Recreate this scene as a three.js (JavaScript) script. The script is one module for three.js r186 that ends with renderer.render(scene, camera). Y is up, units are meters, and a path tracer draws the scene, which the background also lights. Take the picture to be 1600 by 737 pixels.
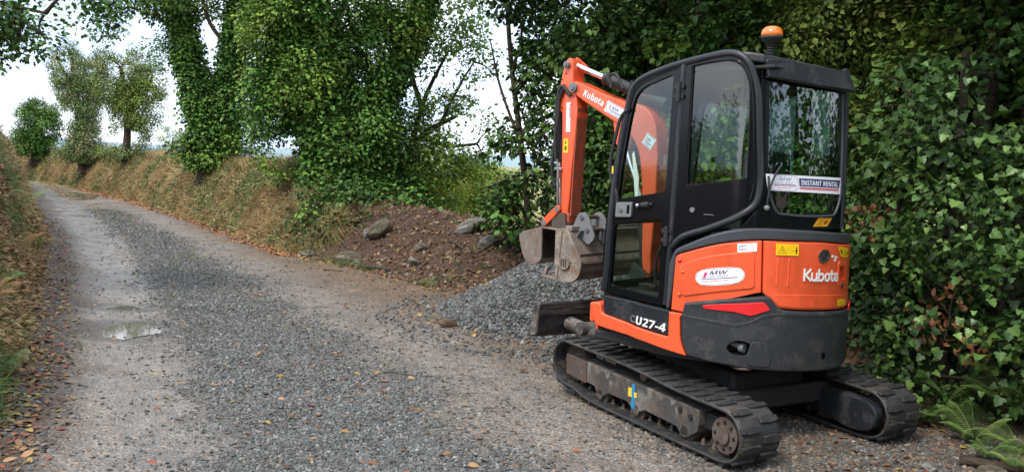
import * as THREE from 'three';
import { mergeGeometries } from 'three/addons/utils/BufferGeometryUtils.js';
import { TessellateModifier } from 'three/addons/modifiers/TessellateModifier.js';
import { RoundedBoxGeometry } from 'three/addons/geometries/RoundedBoxGeometry.js';
import { ImprovedNoise } from 'three/addons/math/ImprovedNoise.js';
import { FontLoader } from 'three/addons/loaders/FontLoader.js';
import { TextGeometry } from 'three/addons/geometries/TextGeometry.js';

// ---------- camera, sky, sun, exposure ----------
const scene = new THREE.Scene();
const camera = new THREE.PerspectiveCamera(29.58, 1024 / 471, 0.1, 4000);
camera.rotation.order = 'YXZ';
camera.position.set(0, 1.701, 0);
camera.rotation.set(-0.0845, 0, 0.034);
scene.add(camera);

const perlin = new ImprovedNoise();
const N3 = (x, y, z) => perlin.noise(x, y, z);
const fbm = (x, y, z, o = 4) => { let s = 0, a = 0.5, f = 1; for (let i = 0; i < o; i++) { s += a * N3(x * f + 17.3 * i, y * f + 5.1 * i, z * f); a *= 0.5; f *= 2.03; } return s; };
{ // bright overcast sky
  const W = 512, H = 256, d = new Float32Array(W * H * 4);
  for (let j = 0; j < H; j++) for (let i = 0; i < W; i++) {
    const el = ((j + 0.5) / H - 0.5) * Math.PI, az = (i + 0.5) / W * Math.PI * 2;
    const X = Math.cos(el) * Math.cos(az), Y = Math.max(0, Math.sin(el)), Z = Math.cos(el) * Math.sin(az);
    const cl = fbm(X * 2.2 + 3, Y * 5, Z * 2.2 + 8, 4);                 // soft cloud layers
    const t = THREE.MathUtils.smoothstep(cl, -0.22, 0.25);
    const k = 0.86 + 0.22 * Y;
    const o = (j * W + i) * 4;
    d[o] = k * (0.52 + 0.50 * t); d[o + 1] = k * (0.65 + 0.38 * t); d[o + 2] = k * (0.84 + 0.22 * t); d[o + 3] = 1;
  }
  const sky = new THREE.DataTexture(d, W, H, THREE.RGBAFormat, THREE.FloatType);
  sky.mapping = THREE.EquirectangularReflectionMapping; sky.magFilter = sky.minFilter = THREE.LinearFilter; sky.needsUpdate = true;
  scene.background = sky; scene.environment = sky; scene.backgroundIntensity = 1.0; scene.environmentIntensity = 1.0;
}
const sun = new THREE.DirectionalLight(0xfff6ea, 1.5);
sun.position.set(-11, 22, 5); sun.target.position.set(0, 0, -9);
sun.castShadow = true; sun.shadow.radius = 28; sun.shadow.mapSize.set(2048, 2048);
Object.assign(sun.shadow.camera, { left: -25, right: 25, top: 25, bottom: -25, near: 1, far: 80 });
scene.add(sun, sun.target);
const renderer = new THREE.WebGLRenderer({ antialias: true });
renderer.setSize(1024, 471);
renderer.toneMapping = THREE.LinearToneMapping;
renderer.toneMappingExposure = 2.3;
renderer.shadowMap.enabled = true;

// ---------- helpers ----------
function rng(seed) { let a = seed >>> 0; return () => { a = (a + 0x6D2B79F5) | 0; let t = Math.imul(a ^ (a >>> 15), 1 | a); t = (t + Math.imul(t ^ (t >>> 7), 61 | t)) ^ t; return ((t ^ (t >>> 14)) >>> 0) / 4294967296; }; }
const V = (x, y, z) => new THREE.Vector3(x, y, z);
const clamp = THREE.MathUtils.clamp, lerp = THREE.MathUtils.lerp, sst = THREE.MathUtils.smoothstep;
function interp(xs, ys, x) { if (x <= xs[0]) return ys[0]; for (let i = 1; i < xs.length; i++) if (x <= xs[i]) return ys[i - 1] + (ys[i] - ys[i - 1]) * (x - xs[i - 1]) / (xs[i] - xs[i - 1]); return ys[ys.length - 1]; }
const used = {};
function numbered(n) { const k = used[n] = (used[n] ?? -1) + 1; return k ? n + '_' + String(k).padStart(3, '0') : n; }
function tag(o, label, category, group, kind) { o.userData.label = label; o.userData.category = category; if (group) o.userData.group = group; if (kind) o.userData.kind = kind; return o; }
function thing(name, label, category, [x, y, z] = [0, 0, 0], turn = 0, group) { const g = new THREE.Group(); g.name = numbered(name); g.position.set(x, y, z); g.rotation.y = turn; tag(g, label, category, group); scene.add(g); return g; }
function mesh(parent, name, geo, mat, kind) { const m = new THREE.Mesh(geo, mat); m.name = name; m.castShadow = m.receiveShadow = true; if (kind) m.userData.kind = kind; parent.add(m); return m; }
function merge(list) { return mergeGeometries(list.map(g => { const q = g.index ? g.toNonIndexed() : g; for (const k of Object.keys(q.attributes)) if (!['position', 'normal', 'uv'].includes(k)) q.deleteAttribute(k); return q; })); }
const std = (r, g, b, rough = 0.7, o = {}) => { const c = new THREE.Color(); c.setRGB(r, g, b); return new THREE.MeshStandardMaterial({ color: c, roughness: rough, side: THREE.DoubleSide, ...o }); };
const phys = (r, g, b, rough = 0.5, o = {}) => { const c = new THREE.Color(); c.setRGB(r, g, b); return new THREE.MeshPhysicalMaterial({ color: c, roughness: rough, side: THREE.DoubleSide, ...o }); };
// tileable value noise on a lattice of period p
function tileNoise(seed, p) { const r = rng(seed), t = new Float32Array(p * p).map(() => r()); return (x, y) => { x *= p; y *= p; const xi = Math.floor(x), yi = Math.floor(y), fx = x - xi, fy = y - yi, sx = fx * fx * (3 - 2 * fx), sy = fy * fy * (3 - 2 * fy), a = ((xi % p) + p) % p, b = (a + 1) % p, c = ((yi % p) + p) % p, d = (c + 1) % p; return lerp(lerp(t[c * p + a], t[c * p + b], sx), lerp(t[d * p + a], t[d * p + b], sx), sy); }; }
function dataTex(S, f, srgb, rx = 1, ry = 1) { const d = new Uint8Array(S * S * 4); for (let j = 0; j < S; j++) for (let i = 0; i < S; i++) { const c = f(i / S, j / S), o = (j * S + i) * 4; d[o] = clamp(c[0], 0, 1) * 255; d[o + 1] = clamp(c[1], 0, 1) * 255; d[o + 2] = clamp(c[2], 0, 1) * 255; d[o + 3] = 255; } const t = new THREE.DataTexture(d, S, S, THREE.RGBAFormat); t.wrapS = t.wrapT = THREE.RepeatWrapping; t.magFilter = THREE.LinearFilter; t.minFilter = THREE.LinearMipmapLinearFilter; t.generateMipmaps = true; if (srgb) t.colorSpace = THREE.SRGBColorSpace; t.repeat.set(rx, ry); t.needsUpdate = true; return t; }
function jitter(g, amt, seed) { const r = rng(seed), p = g.attributes.position, m = new Map(); for (let i = 0; i < p.count; i++) { const k = [p.getX(i), p.getY(i), p.getZ(i)].map(v => v.toFixed(4)).join(); if (!m.has(k)) m.set(k, [(r() - 0.5) * amt, (r() - 0.5) * amt, (r() - 0.5) * amt]); const q = m.get(k); p.setXYZ(i, p.getX(i) + q[0], p.getY(i) + q[1], p.getZ(i) + q[2]); } g.computeVertexNormals(); return g; }
const M4 = new THREE.Matrix4(), Q = new THREE.Quaternion(), EU = new THREE.Euler(), P3 = new THREE.Vector3(), S3 = new THREE.Vector3();
// a list of copies that becomes one InstancedMesh
class Copies { constructor() { this.m = []; this.c = []; } add(x, y, z, rx, ry, rz, sx, sy, sz, r, g, b) { EU.set(rx, ry, rz, 'YXZ'); Q.setFromEuler(EU); this.q(x, y, z, sx, sy, sz, r, g, b); } q(x, y, z, sx, sy, sz, r, g, b) { M4.compose(P3.set(x, y, z), Q, S3.set(sx, sy, sz)); this.m.push(...M4.elements); this.c.push(r, g, b); } build(parent, name, geo, mat) { const n = this.m.length / 16, im = new THREE.InstancedMesh(geo, mat, Math.max(1, n)); im.instanceMatrix.array.set(this.m); im.instanceColor = new THREE.InstancedBufferAttribute(new Float32Array(this.c), 3); im.name = name; im.userData.kind = 'stuff'; im.castShadow = im.receiveShadow = true; im.frustumCulled = false; parent.add(im); return im; } }

// ---------- ground ----------
const xL = z => interp([3, 4.5, 6.3, 8.6, 11.6, 15.5, 20.8, 29.8, 36.5, 44, 60], [-1.8, -2.4, -3.1, -4.2, -5.7, -7.7, -10.7, -15.8, -19.9, -25.5, -42], -z);
const xC = z => interp([3, 5, 6.6, 8.95, 10.15, 11, 15.1, 23.4, 32.5, 40, 60], [-0.1, -1.05, -1.75, -2.95, -3.5, -3.95, -5.95, -10.7, -16.5, -21.4, -36], -z);
const xR = z => interp([3, 5, 7.4, 10, 14.5, 16.5, 21.3, 28, 35, 39.1, 44, 60], [2.9, 1.9, 0.8, -0.7, -3.45, -4.76, -7.65, -12.06, -17.1, -20.6, -24, -36], -z);
const lbFoot = z => interp([0, 3, 5.7, 7, 9.2, 12.1, 15.9, 21.6, 31.6, 37, 44, 60], [-1.1, -2.3, -3.35, -4.0, -5.1, -6.5, -8.4, -11.7, -17.2, -20.8, -27, -43], -z);
const hedgeX = z => interp([-12, 0, 4.5, 6.5, 9, 11, 13, 15, 17], [6.5, 4.6, 3.45, 3.05, 2.45, 1.75, 0.95, 0.6, 0.2], -z);
function laneU(x, z) { const c = xC(z); return x < c ? -(c - x) / (c - xL(z)) : (x - c) / Math.max(1.2, xR(z) - c); }
const PUD = [[-3.70, -8.26, 0.44, 0.22, 0.3], [-4.15, -9.5, 0.3, 0.12, 0.5], [-15.2, -30.2, 0.7, 1.6, 0.45], [-3.62, -8.75, 0.2, 0.07, 0.3]];
function groundH(x, z) {
  let h = 0.018 * fbm(x * 0.9, 0, z * 0.9, 3) + 0.010 * fbm(x * 5, 3, z * 5, 3);
  const u = laneU(x, z);
  if (z < -2.5 && z > -60) {
    h -= 0.022 * Math.exp(-Math.pow((u + 0.62) / 0.25, 2)) + 0.014 * Math.exp(-Math.pow((u - 0.62) / 0.22, 2));
    h += 0.016 * Math.exp(-Math.pow(u / 0.3, 2));
    if (u < -0.9) h += 0.12 * Math.min(1, (-0.9 - u) * 1.4);
  }
  for (const [px, pz, a, b] of PUD) { const e = ((x - px) / (a * 1.3)) ** 2 + ((z - pz) / (b * 1.5)) ** 2; if (e < 6) h -= 0.016 * Math.exp(-e); }
  return h;
}
const pebble = (() => { // packed grit: a value and a height for each pebble
  const S = 1024, G = 96, r = rng(5), px = new Float32Array(G * G), py = new Float32Array(G * G), v = new Float32Array(G * G), w = new Float32Array(G * G), rad = new Float32Array(G * G);
  for (let i = 0; i < G * G; i++) { px[i] = r(); py[i] = r(); v[i] = r(); w[i] = r(); rad[i] = 0.55 + 0.5 * r(); }
  const n1 = tileNoise(7, 24), n2 = tileNoise(8, 160), n3 = tileNoise(9, 6);
  const c = new Uint8Array(S * S * 4), b = new Uint8Array(S * S * 4);
  for (let j = 0; j < S; j++) for (let i = 0; i < S; i++) {
    const x = i / S * G, y = j / S * G, xi = Math.floor(x), yi = Math.floor(y); let d1 = 9, id = 0;
    for (let dy = -1; dy <= 1; dy++) for (let dx = -1; dx <= 1; dx++) { const cx = (xi + dx + G) % G, cy = (yi + dy + G) % G, k = cy * G + cx, ex = xi + dx + px[k] - x, ey = yi + dy + py[k] - y, d = Math.hypot(ex, ey) / rad[k]; if (d < d1) { d1 = d; id = k; } }
    const o = (j * S + i) * 4, edge = clamp(1.15 - d1 * 1.2, 0, 1), big = v[id] > 0.45 ? 1 : 0.25;
    const t = 0.74 + (0.34 * (v[id] - 0.5)) * (edge > 0.12 ? 1 : 0.2) + 0.16 * (n2(i / S, j / S) - 0.5) + 0.12 * (n1(i / S, j / S) - 0.5) + 0.1 * (n3(i / S, j / S) - 0.5);
    const warm = (w[id] - 0.5) * 0.10;
    c[o] = clamp(t + warm, 0, 1) * 255; c[o + 1] = clamp(t, 0, 1) * 255; c[o + 2] = clamp(t - warm, 0, 1) * 255; c[o + 3] = 255;
    const hh = Math.sqrt(edge) * big * 0.8 + 0.2 * n2(i / S, j / S); b[o] = b[o + 1] = b[o + 2] = hh * 255; b[o + 3] = 255;
  }
  const mk = (d, s) => { const t = new THREE.DataTexture(d, S, S, THREE.RGBAFormat); t.wrapS = t.wrapT = THREE.RepeatWrapping; t.magFilter = THREE.LinearFilter; t.minFilter = THREE.LinearMipmapLinearFilter; t.generateMipmaps = true; if (s) t.colorSpace = THREE.SRGBColorSpace; t.needsUpdate = true; return t; };
  return { map: mk(c, true), bump: mk(b, false) };
})();
const mixc = (a, b, t) => [lerp(a[0], b[0], t), lerp(a[1], b[1], t), lerp(a[2], b[2], t)];
const C_RUT = [0.335, 0.285, 0.24], C_GRAV = [0.115, 0.108, 0.094], C_SOIL = [0.135, 0.085, 0.052], C_APRON = [0.265, 0.17, 0.10], C_FIELD = [0.42, 0.38, 0.12];
function groundCol(x, z) {
  const n = fbm(x * 0.7 + 9, 1, z * 0.7, 4), n2 = fbm(x * 3.1, 7, z * 3.1, 3), u = laneU(x, z) + 0.22 * n;
  const d = -z;
  const right = sst(x - hedgeX(z), 0.1, 1.2), far = d > 15.5 ? sst(x - xR(z), 0.6, 1.4) : 0;
  let c = C_RUT;
  c = mixc(c, C_GRAV, clamp(Math.exp(-Math.pow(Math.abs(u) / (u < 0 ? 0.40 : 0.31), 3)) + n2 * 0.45, 0, 1));
  if (u < -0.8) c = mixc(c, C_SOIL, sst(-u, 0.86, 1.12));
  c = mixc(c, C_APRON, sst(u, d > 9 ? 0.5 : 0.62, d > 9 ? 0.95 : 1.05));
  c = mixc(c, C_SOIL, clamp(n2 * 1.1 - 0.12, 0, 0.5));
  if (d > 20) { const g = Math.exp(-Math.pow(u / 0.14, 2)) * sst(d, 20, 24) * sst(n2 + 0.3, 0.15, 0.5); c = mixc(c, [0.12, 0.15, 0.04], g * 0.9); }
  c = mixc(c, C_SOIL, right);
  c = mixc(c, [0.13, 0.14, 0.045], 0.55 * sst(fbm(x * 1.3 + 30, 9, z * 0.8, 3), 0.16, 0.30) * Math.exp(-Math.pow(u / 0.35, 2))); // thin moss on the crown
  for (const [px, pz, a, b] of PUD) { const e = ((x - px) / (a * 1.9)) ** 2 + ((z - pz) / (b * 2.3)) ** 2; if (e < 2) c = mixc(c, [0.13, 0.11, 0.09], 0.75 * (1 - sst(e + n2 * 0.8, 0.7, 1.3))); } // soaked mud round the puddles
  c = mixc(c, C_FIELD, Math.max(far, d > 17.2 ? sst(x + 4.2, 0, 1) : 0, d > 62 ? 1 : 0, x < lbFoot(z) - 2.2 ? 1 : 0));
  return c;
}
{
  const axis = (a, b, s, lo, hi) => { const o = []; for (let v = a; v <= b + 1e-6; v += s) o.push(v); let st = s, v = b; while (v < hi) { st *= 1.16; v += st; o.push(v); } st = s; v = a; const pre = []; while (v > lo) { st *= 1.16; v -= st; pre.push(v); } return [...pre.reverse(), ...o]; };
  const xs = axis(-6.5, 4, 0.055, -1600, 1600), zs = axis(-16, -4, 0.055, -2600, 500);
  const nx = xs.length, nz = zs.length, pos = new Float32Array(nx * nz * 3), col = new Float32Array(nx * nz * 3), uv = new Float32Array(nx * nz * 2), uv1 = new Float32Array(nx * nz * 2), idx = [];
  for (let j = 0; j < nz; j++) for (let i = 0; i < nx; i++) {
    const x = xs[i], z = zs[j], k = j * nx + i, c = groundCol(x, z); let h = groundH(x, z);
    const far = Math.hypot(x, z); if (far > 60) h = -0.3 - 5 * sst(far, 60, 600);
    pos.set([x, h, z], k * 3); col.set(c, k * 3); uv.set([x / 1.5, z / 1.5], k * 2); uv1.set([(x + 22) / 28, (-z - 2) / 36], k * 2);
    if (i && j) idx.push(k - nx - 1, k - 1, k - nx, k - nx, k - 1, k);
  }
  const g = new THREE.BufferGeometry(); g.setAttribute('position', new THREE.BufferAttribute(pos, 3)); g.setAttribute('color', new THREE.BufferAttribute(col, 3)); g.setAttribute('uv', new THREE.BufferAttribute(uv, 2)); g.setAttribute('uv1', new THREE.BufferAttribute(uv1, 2)); g.setIndex(idx); g.computeVertexNormals();
  // wet packed mud of the wheel tracks is smoother than loose stone or soil
  const kindRough = dataTex(1024, (a, b) => { const x = a * 28 - 22, z = -(b * 36 + 2), n = fbm(x * 0.7 + 9, 1, z * 0.7, 4), n2 = fbm(x * 2.3, 5, z * 2.3, 3), u = laneU(x, z) + 0.22 * n, w = Math.exp(-Math.pow((u + 0.62) / 0.26, 4)) + 0.45 * Math.exp(-Math.pow((u - 0.62) / 0.24, 4)), t = clamp(0.80 - 0.63 * clamp(w * (0.75 + 1.6 * n2), 0, 1), 0.17, 0.9); return [t, t, t]; }); kindRough.wrapS = kindRough.wrapT = THREE.ClampToEdgeWrapping; kindRough.channel = 1;
  const m = new THREE.MeshStandardMaterial({ vertexColors: true, map: pebble.map, bumpMap: pebble.bump, bumpScale: 0.008, roughnessMap: kindRough, roughness: 1, side: THREE.DoubleSide });
  tag(mesh(scene, 'ground', g, m), 'gravel lane and muddy verge of a country road', 'ground', null, 'structure');
}
{ // puddles: thin sheets of still water in the hollows of the left wheel track
  const wm = phys(0.10, 0.09, 0.075, 0.03, { ior: 1.33, specularIntensity: 1 });
  PUD.forEach(([px, pz, a, b], i) => {
    const sh = new THREE.Shape(), r = rng(90 + i), n = 40; const ph = r() * 9;
    for (let k = 0; k < n; k++) { const t = k / n * Math.PI * 2, w = 1 + 0.34 * N3(Math.cos(t) * 1.6 + ph, Math.sin(t) * 1.6, i * 3.3) + 0.16 * N3(Math.cos(t) * 5, Math.sin(t) * 5 + ph, 2); sh[k ? 'lineTo' : 'moveTo'](Math.cos(t) * a * w * 1.35, Math.sin(t) * b * w * 1.5); }
    const g = new THREE.ShapeGeometry(sh); g.rotateX(-Math.PI / 2);
    const o = mesh(scene, numbered('puddle'), g, wm); o.position.set(px, groundH(px, pz) + 0.0085, pz); if (i !== 2) o.rotation.y = 0.45; else o.rotation.y = 0.5;
    tag(o, ['small bright rain puddle in the left wheel track', 'shallow muddy puddle just beyond the small bright one', 'long wet puddle on the far stretch of lane', 'narrow sliver of water behind the bright puddle'][i], 'puddle', null, 'structure');
  });
}
{ // far hills beyond the fields
  const n = 240, pos = [], idx = [];
  for (let i = 0; i <= n; i++) { const a = -Math.PI * 0.95 + i / n * Math.PI * 0.9, R = 900, h = 4 + 9 * Math.max(0, fbm(i * 0.05, 2, 0, 4) + 0.35); for (const [rr, y] of [[R, -7], [R + 60, h * 0.6], [R + 160, h], [R + 400, h * 0.5]]) pos.push(Math.cos(a) * rr, y, Math.sin(a) * rr); }
  for (let i = 0; i < n; i++) for (let k = 0; k < 3; k++) { const a = i * 4 + k; idx.push(a, a + 4, a + 1, a + 1, a + 4, a + 5); }
  const g = new THREE.BufferGeometry(); g.setAttribute('position', new THREE.Float32BufferAttribute(pos, 3)); g.setIndex(idx); g.computeVertexNormals();
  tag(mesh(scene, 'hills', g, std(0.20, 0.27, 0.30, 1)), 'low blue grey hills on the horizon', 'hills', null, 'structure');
}
// ---------- loose stones ----------
const stoneGeo = [0, 1, 2].map(k => { const g = jitter(new THREE.IcosahedronGeometry(1, 0), 0.75, 200 + k); g.computeVertexNormals(); return g; });
const stoneMat = new THREE.MeshStandardMaterial({ color: 0xffffff, roughness: 0.55, side: THREE.DoubleSide });
function stoneCol(r, blue) { const v = 0.045 + 0.165 * r() * r() + (r() < 0.05 ? 0.12 : 0), t = r(); if (t < blue) return [v * 0.93, v * 0.98, v * 0.94]; if (t < blue + (1 - blue) * 0.55) return [v * 1.05, v, v * 0.93]; return [v * 1.2, v * 0.95, v * 0.72]; }
{
  const r = rng(11), sets = [new Copies(), new Copies(), new Copies()];
  let n = 0;
  for (let tries = 0; tries < 1200000 && n < 105000; tries++) {
    const d = 4.1 * Math.pow(24 / 4.1, Math.pow(r(), 1.12)), z = -d, half = d * 0.64, x = (r() * 2 - 1) * half - 0.05 * d;
    if (x > hedgeX(z) + 0.3 || x < lbFoot(z) - 0.1 || (d > 14.4 && x > xR(z) + 0.6)) continue;
    const nn = fbm(x * 0.7 + 9, 1, z * 0.7, 4), n2 = fbm(x * 2.1 + 4, 2, z * 2.1, 3), u = laneU(x, z) + 0.22 * nn;
    let p = 0.022 + 1.0 * Math.exp(-Math.pow(Math.abs(u - 0.02) / (u < 0 ? 0.35 : 0.27), 2.4)) + (u > 0.8 ? (d > 9 ? 0.025 : 0.12) : 0) + (u < -0.95 ? 0.06 : 0);
    p *= 0.32 + 2.3 * Math.max(0, n2 + 0.16);
    if (d < 6.2 && u > 0.7 && u < 1.6) p += 0.14 * sst(6.2 - d, 0, 1);
    if (r() > p) continue;
    const s = (0.0045 + 0.0105 * Math.pow(r(), 2.0)) * (0.8 + d * 0.035), blue = u > 0.45 ? 0.28 : u < -0.95 ? 0.25 : 0.68, c = stoneCol(r, blue);
    sets[n % 3].add(x, groundH(x, z) + s * 0.12, z, r() * 0.5, r() * 6.28, r() * 0.5, s * (0.9 + r() * 0.7), s * (0.45 + 0.4 * r()), s * (0.8 + 0.5 * r()), ...c); n++;
  }
  const g = tag(thing('loose_gravel', 'loose grey chippings strewn along the lane', 'gravel'), 'loose grey chippings strewn along the lane', 'gravel', null, 'stuff');
  sets.forEach((s, k) => s.build(g, 'chippings', stoneGeo[k], stoneMat));
}

// ---------- banks ----------
function bankSheet(foot, dirs, prof, seed, hs) { // foot: points along the foot; dirs: outward from lane; prof: [out, up] cross-section
  const nU = foot.length, nP = prof.length, pos = [], uv = [], idx = [];
  for (let i = 0; i < nU; i++) for (let k = 0; k < nP; k++) {
    const [o, u] = prof[k], s = hs(i / (nU - 1)); const x = foot[i][0] + dirs[i][0] * o, z = foot[i][1] + dirs[i][1] * o;
    const w = k === 0 || k === nP - 1 ? 0 : 1, n = fbm(x * 0.8, u * 1.1 + seed, z * 0.8, 4), n2 = fbm(x * 3.5, u * 3 + seed, z * 3.5, 3);
    pos.push(x + dirs[i][0] * w * (0.30 * n + 0.22 * n2), u * s + w * (0.25 * n + 0.10 * n2), z + dirs[i][1] * w * (0.30 * n + 0.22 * n2)); uv.push(i * 0.1, k * 0.1);
    if (i && k) { const a = i * nP + k; idx.push(a - nP - 1, a - nP, a - 1, a - 1, a - nP, a); }
  }
  const g = new THREE.BufferGeometry(); g.setAttribute('position', new THREE.Float32BufferAttribute(pos, 3)); g.setAttribute('uv', new THREE.Float32BufferAttribute(uv, 2)); g.setIndex(idx); g.computeVertexNormals();
  return { g, at: (fu, fk) => { const a = fu * (nU - 1), b = fk * (nP - 1), i = Math.min(nU - 2, Math.floor(a)), k = Math.min(nP - 2, Math.floor(b)), p = (I, K) => { const q = (I * nP + K) * 3; return V(pos[q], pos[q + 1], pos[q + 2]); }; return p(i, k).lerp(p(i + 1, k), a - i).lerp(p(i, k + 1).lerp(p(i + 1, k + 1), a - i), b - k); } };
}
const bladeTuft = (seed, n, droop, wide, spread) => { // one tuft of grass blades
  const r = rng(seed), pos = [], idx = [];
  for (let i = 0; i < n; i++) {
    const a = r() * 6.28, L = 0.55 + 0.6 * r(), lean = spread * (0.2 + r()), w = wide * (0.7 + 0.6 * r()), ox = (r() - 0.5) * 0.35, oz = (r() - 0.5) * 0.35, ca = Math.cos(a), sa = Math.sin(a), b = pos.length / 3;
    const dr = droop * (0.4 + r());
    for (let k = 0; k <= 3; k++) { const t = k / 3, out = lean * t + dr * t * t * 0.7, up = L * t * (1 - dr * 0.55 * t * t), ww = w * (1 - t * 0.92); pos.push(ox + ca * out - sa * ww, up, oz + sa * out + ca * ww, ox + ca * out + sa * ww, up, oz + sa * out - ca * ww); }
    for (let k = 0; k < 3; k++) { const q = b + k * 2; idx.push(q, q + 1, q + 2, q + 2, q + 1, q + 3); }
  }
  const g = new THREE.BufferGeometry(); g.setAttribute('position', new THREE.Float32BufferAttribute(pos, 3)); g.setIndex(idx); g.computeVertexNormals(); return g;
};
const tuftA = bladeTuft(1, 16, 0.9, 0.014, 0.35), tuftB = bladeTuft(2, 16, 1.5, 0.016, 0.55), tuftFine = bladeTuft(3, 22, 0.5, 0.009, 0.22);
const leafMat = std(1, 1, 1, 0.7);
const grassMat = std(1, 1, 1, 0.8);
// leaves and leaf clusters
function leafShape(pos, idx, o, dir, nrm, L, W, curl, lobes) { // a leaf from o along dir, its face towards nrm
  const side = dir.clone().cross(nrm).normalize(), b = pos.length / 3, put = (u, v, h) => pos.push(o.x + dir.x * L * u + side.x * W * v + nrm.x * h * L, o.y + dir.y * L * u + side.y * W * v + nrm.y * h * L, o.z + dir.z * L * u + side.z * W * v + nrm.z * h * L);
  const out = lobes === 'ivy' ? [[0, 0], [-0.10, 0.34], [0.18, 0.62], [0.32, 0.36], [0.55, 0.40], [1, 0]] : lobes === 'oval' ? [[0, 0], [0.25, 0.40], [0.55, 0.44], [0.82, 0.24], [1, 0]] : [[0, 0], [0.42, 0.5], [1, 0]];
  put(0.0, 0, 0); put(0.5, 0, -0.06); put(1, 0, -curl);
  for (const s of [1, -1]) { const q = pos.length / 3; for (const [u, v] of out) put(u, s * v, 0.10 * Math.abs(v) * 1.6 - curl * u * u); for (let k = 0; k < out.length - 1; k++) { const m = out[k][0] + out[k + 1][0] < 0.9 ? b + 1 : b + 1; idx.push(m, q + k, q + k + 1); } }
}
function cluster(seed, n, R, L, W, kind, up = 0.5) {
  const r = rng(seed), pos = [], idx = [];
  for (let i = 0; i < n; i++) {
    const o = V(r() - 0.5, (r() - 0.5) * 0.8, r() - 0.5).normalize().multiplyScalar(R * (0.35 + 0.65 * r()));
    const dir = V(o.x + (r() - 0.5) * R, o.y * 0.6 - 0.25 * R, o.z + (r() - 0.5) * R).normalize();
    const nrm = V((r() - 0.5) * 1.4 + o.x / R * 0.4, up + r() * 0.6, (r() - 0.5) * 1.4 + o.z / R * 0.4); nrm.addScaledVector(dir, -nrm.dot(dir)).normalize();
    const k = 0.7 + 0.6 * r(); leafShape(pos, idx, o, dir, nrm, L * k, W * k, 0.12 + 0.2 * r(), kind);
  }
  const g = new THREE.BufferGeometry(); g.setAttribute('position', new THREE.Float32BufferAttribute(pos, 3)); g.setIndex(idx); const f = g.toNonIndexed(); f.computeVertexNormals(); return f;
}
const CL = { tree: cluster(41, 52, 0.27, 0.064, 0.052, 'plain'), fine: cluster(42, 40, 0.22, 0.058, 0.040, 'plain'), oval: cluster(43, 24, 0.2, 0.070, 0.056, 'oval', 0.7), ivy: cluster(44, 20, 0.17, 0.054, 0.054, 'ivy', 0.3), small: cluster(45, 26, 0.17, 0.045, 0.032, 'plain') };
const oneIvy = k => { const pos = [], idx = []; leafShape(pos, idx, V(0, 0, 0), V(0, 1, 0), V(0, 0, 1), 1, 1, 0.12 + 0.12 * k, 'ivy'); const g = new THREE.BufferGeometry(); g.setAttribute('position', new THREE.Float32BufferAttribute(pos, 3)); g.setIndex(idx); const f = g.toNonIndexed(); f.computeVertexNormals(); return f; };
const ovalLeaf = (() => { const pos = [], idx = []; leafShape(pos, idx, V(0, -0.5, 0), V(0, 1, 0), V(0, 0, 1), 1, 0.8, 0.25, 'oval'); const g = new THREE.BufferGeometry(); g.setAttribute('position', new THREE.Float32BufferAttribute(pos, 3)); g.setIndex(idx); g.rotateX(-Math.PI / 2); const f = g.toNonIndexed(); f.computeVertexNormals(); return f; })();
const earthTex = dataTex(512, (() => { const a = tileNoise(61, 9), b = tileNoise(62, 40), c = tileNoise(63, 170); return (u, v) => { const t = 0.55 + 0.3 * (a(u, v) - 0.5) + 0.35 * (b(u, v) - 0.5) + 0.4 * (c(u, v) - 0.5); return [t + 0.06, t, t - 0.05]; }; })(), true);
const bankMat = std(0.20, 0.14, 0.08, 0.95, { map: earthTex });
const STRAW = [[0.44, 0.31, 0.13], [0.37, 0.22, 0.09], [0.20, 0.115, 0.05], [0.54, 0.42, 0.20], [0.13, 0.085, 0.04]], GREENS = [[0.075, 0.13, 0.026], [0.105, 0.165, 0.036], [0.050, 0.10, 0.022], [0.15, 0.20, 0.045]];
const pick = (a, r) => a[Math.floor(r() * a.length)];
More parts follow.
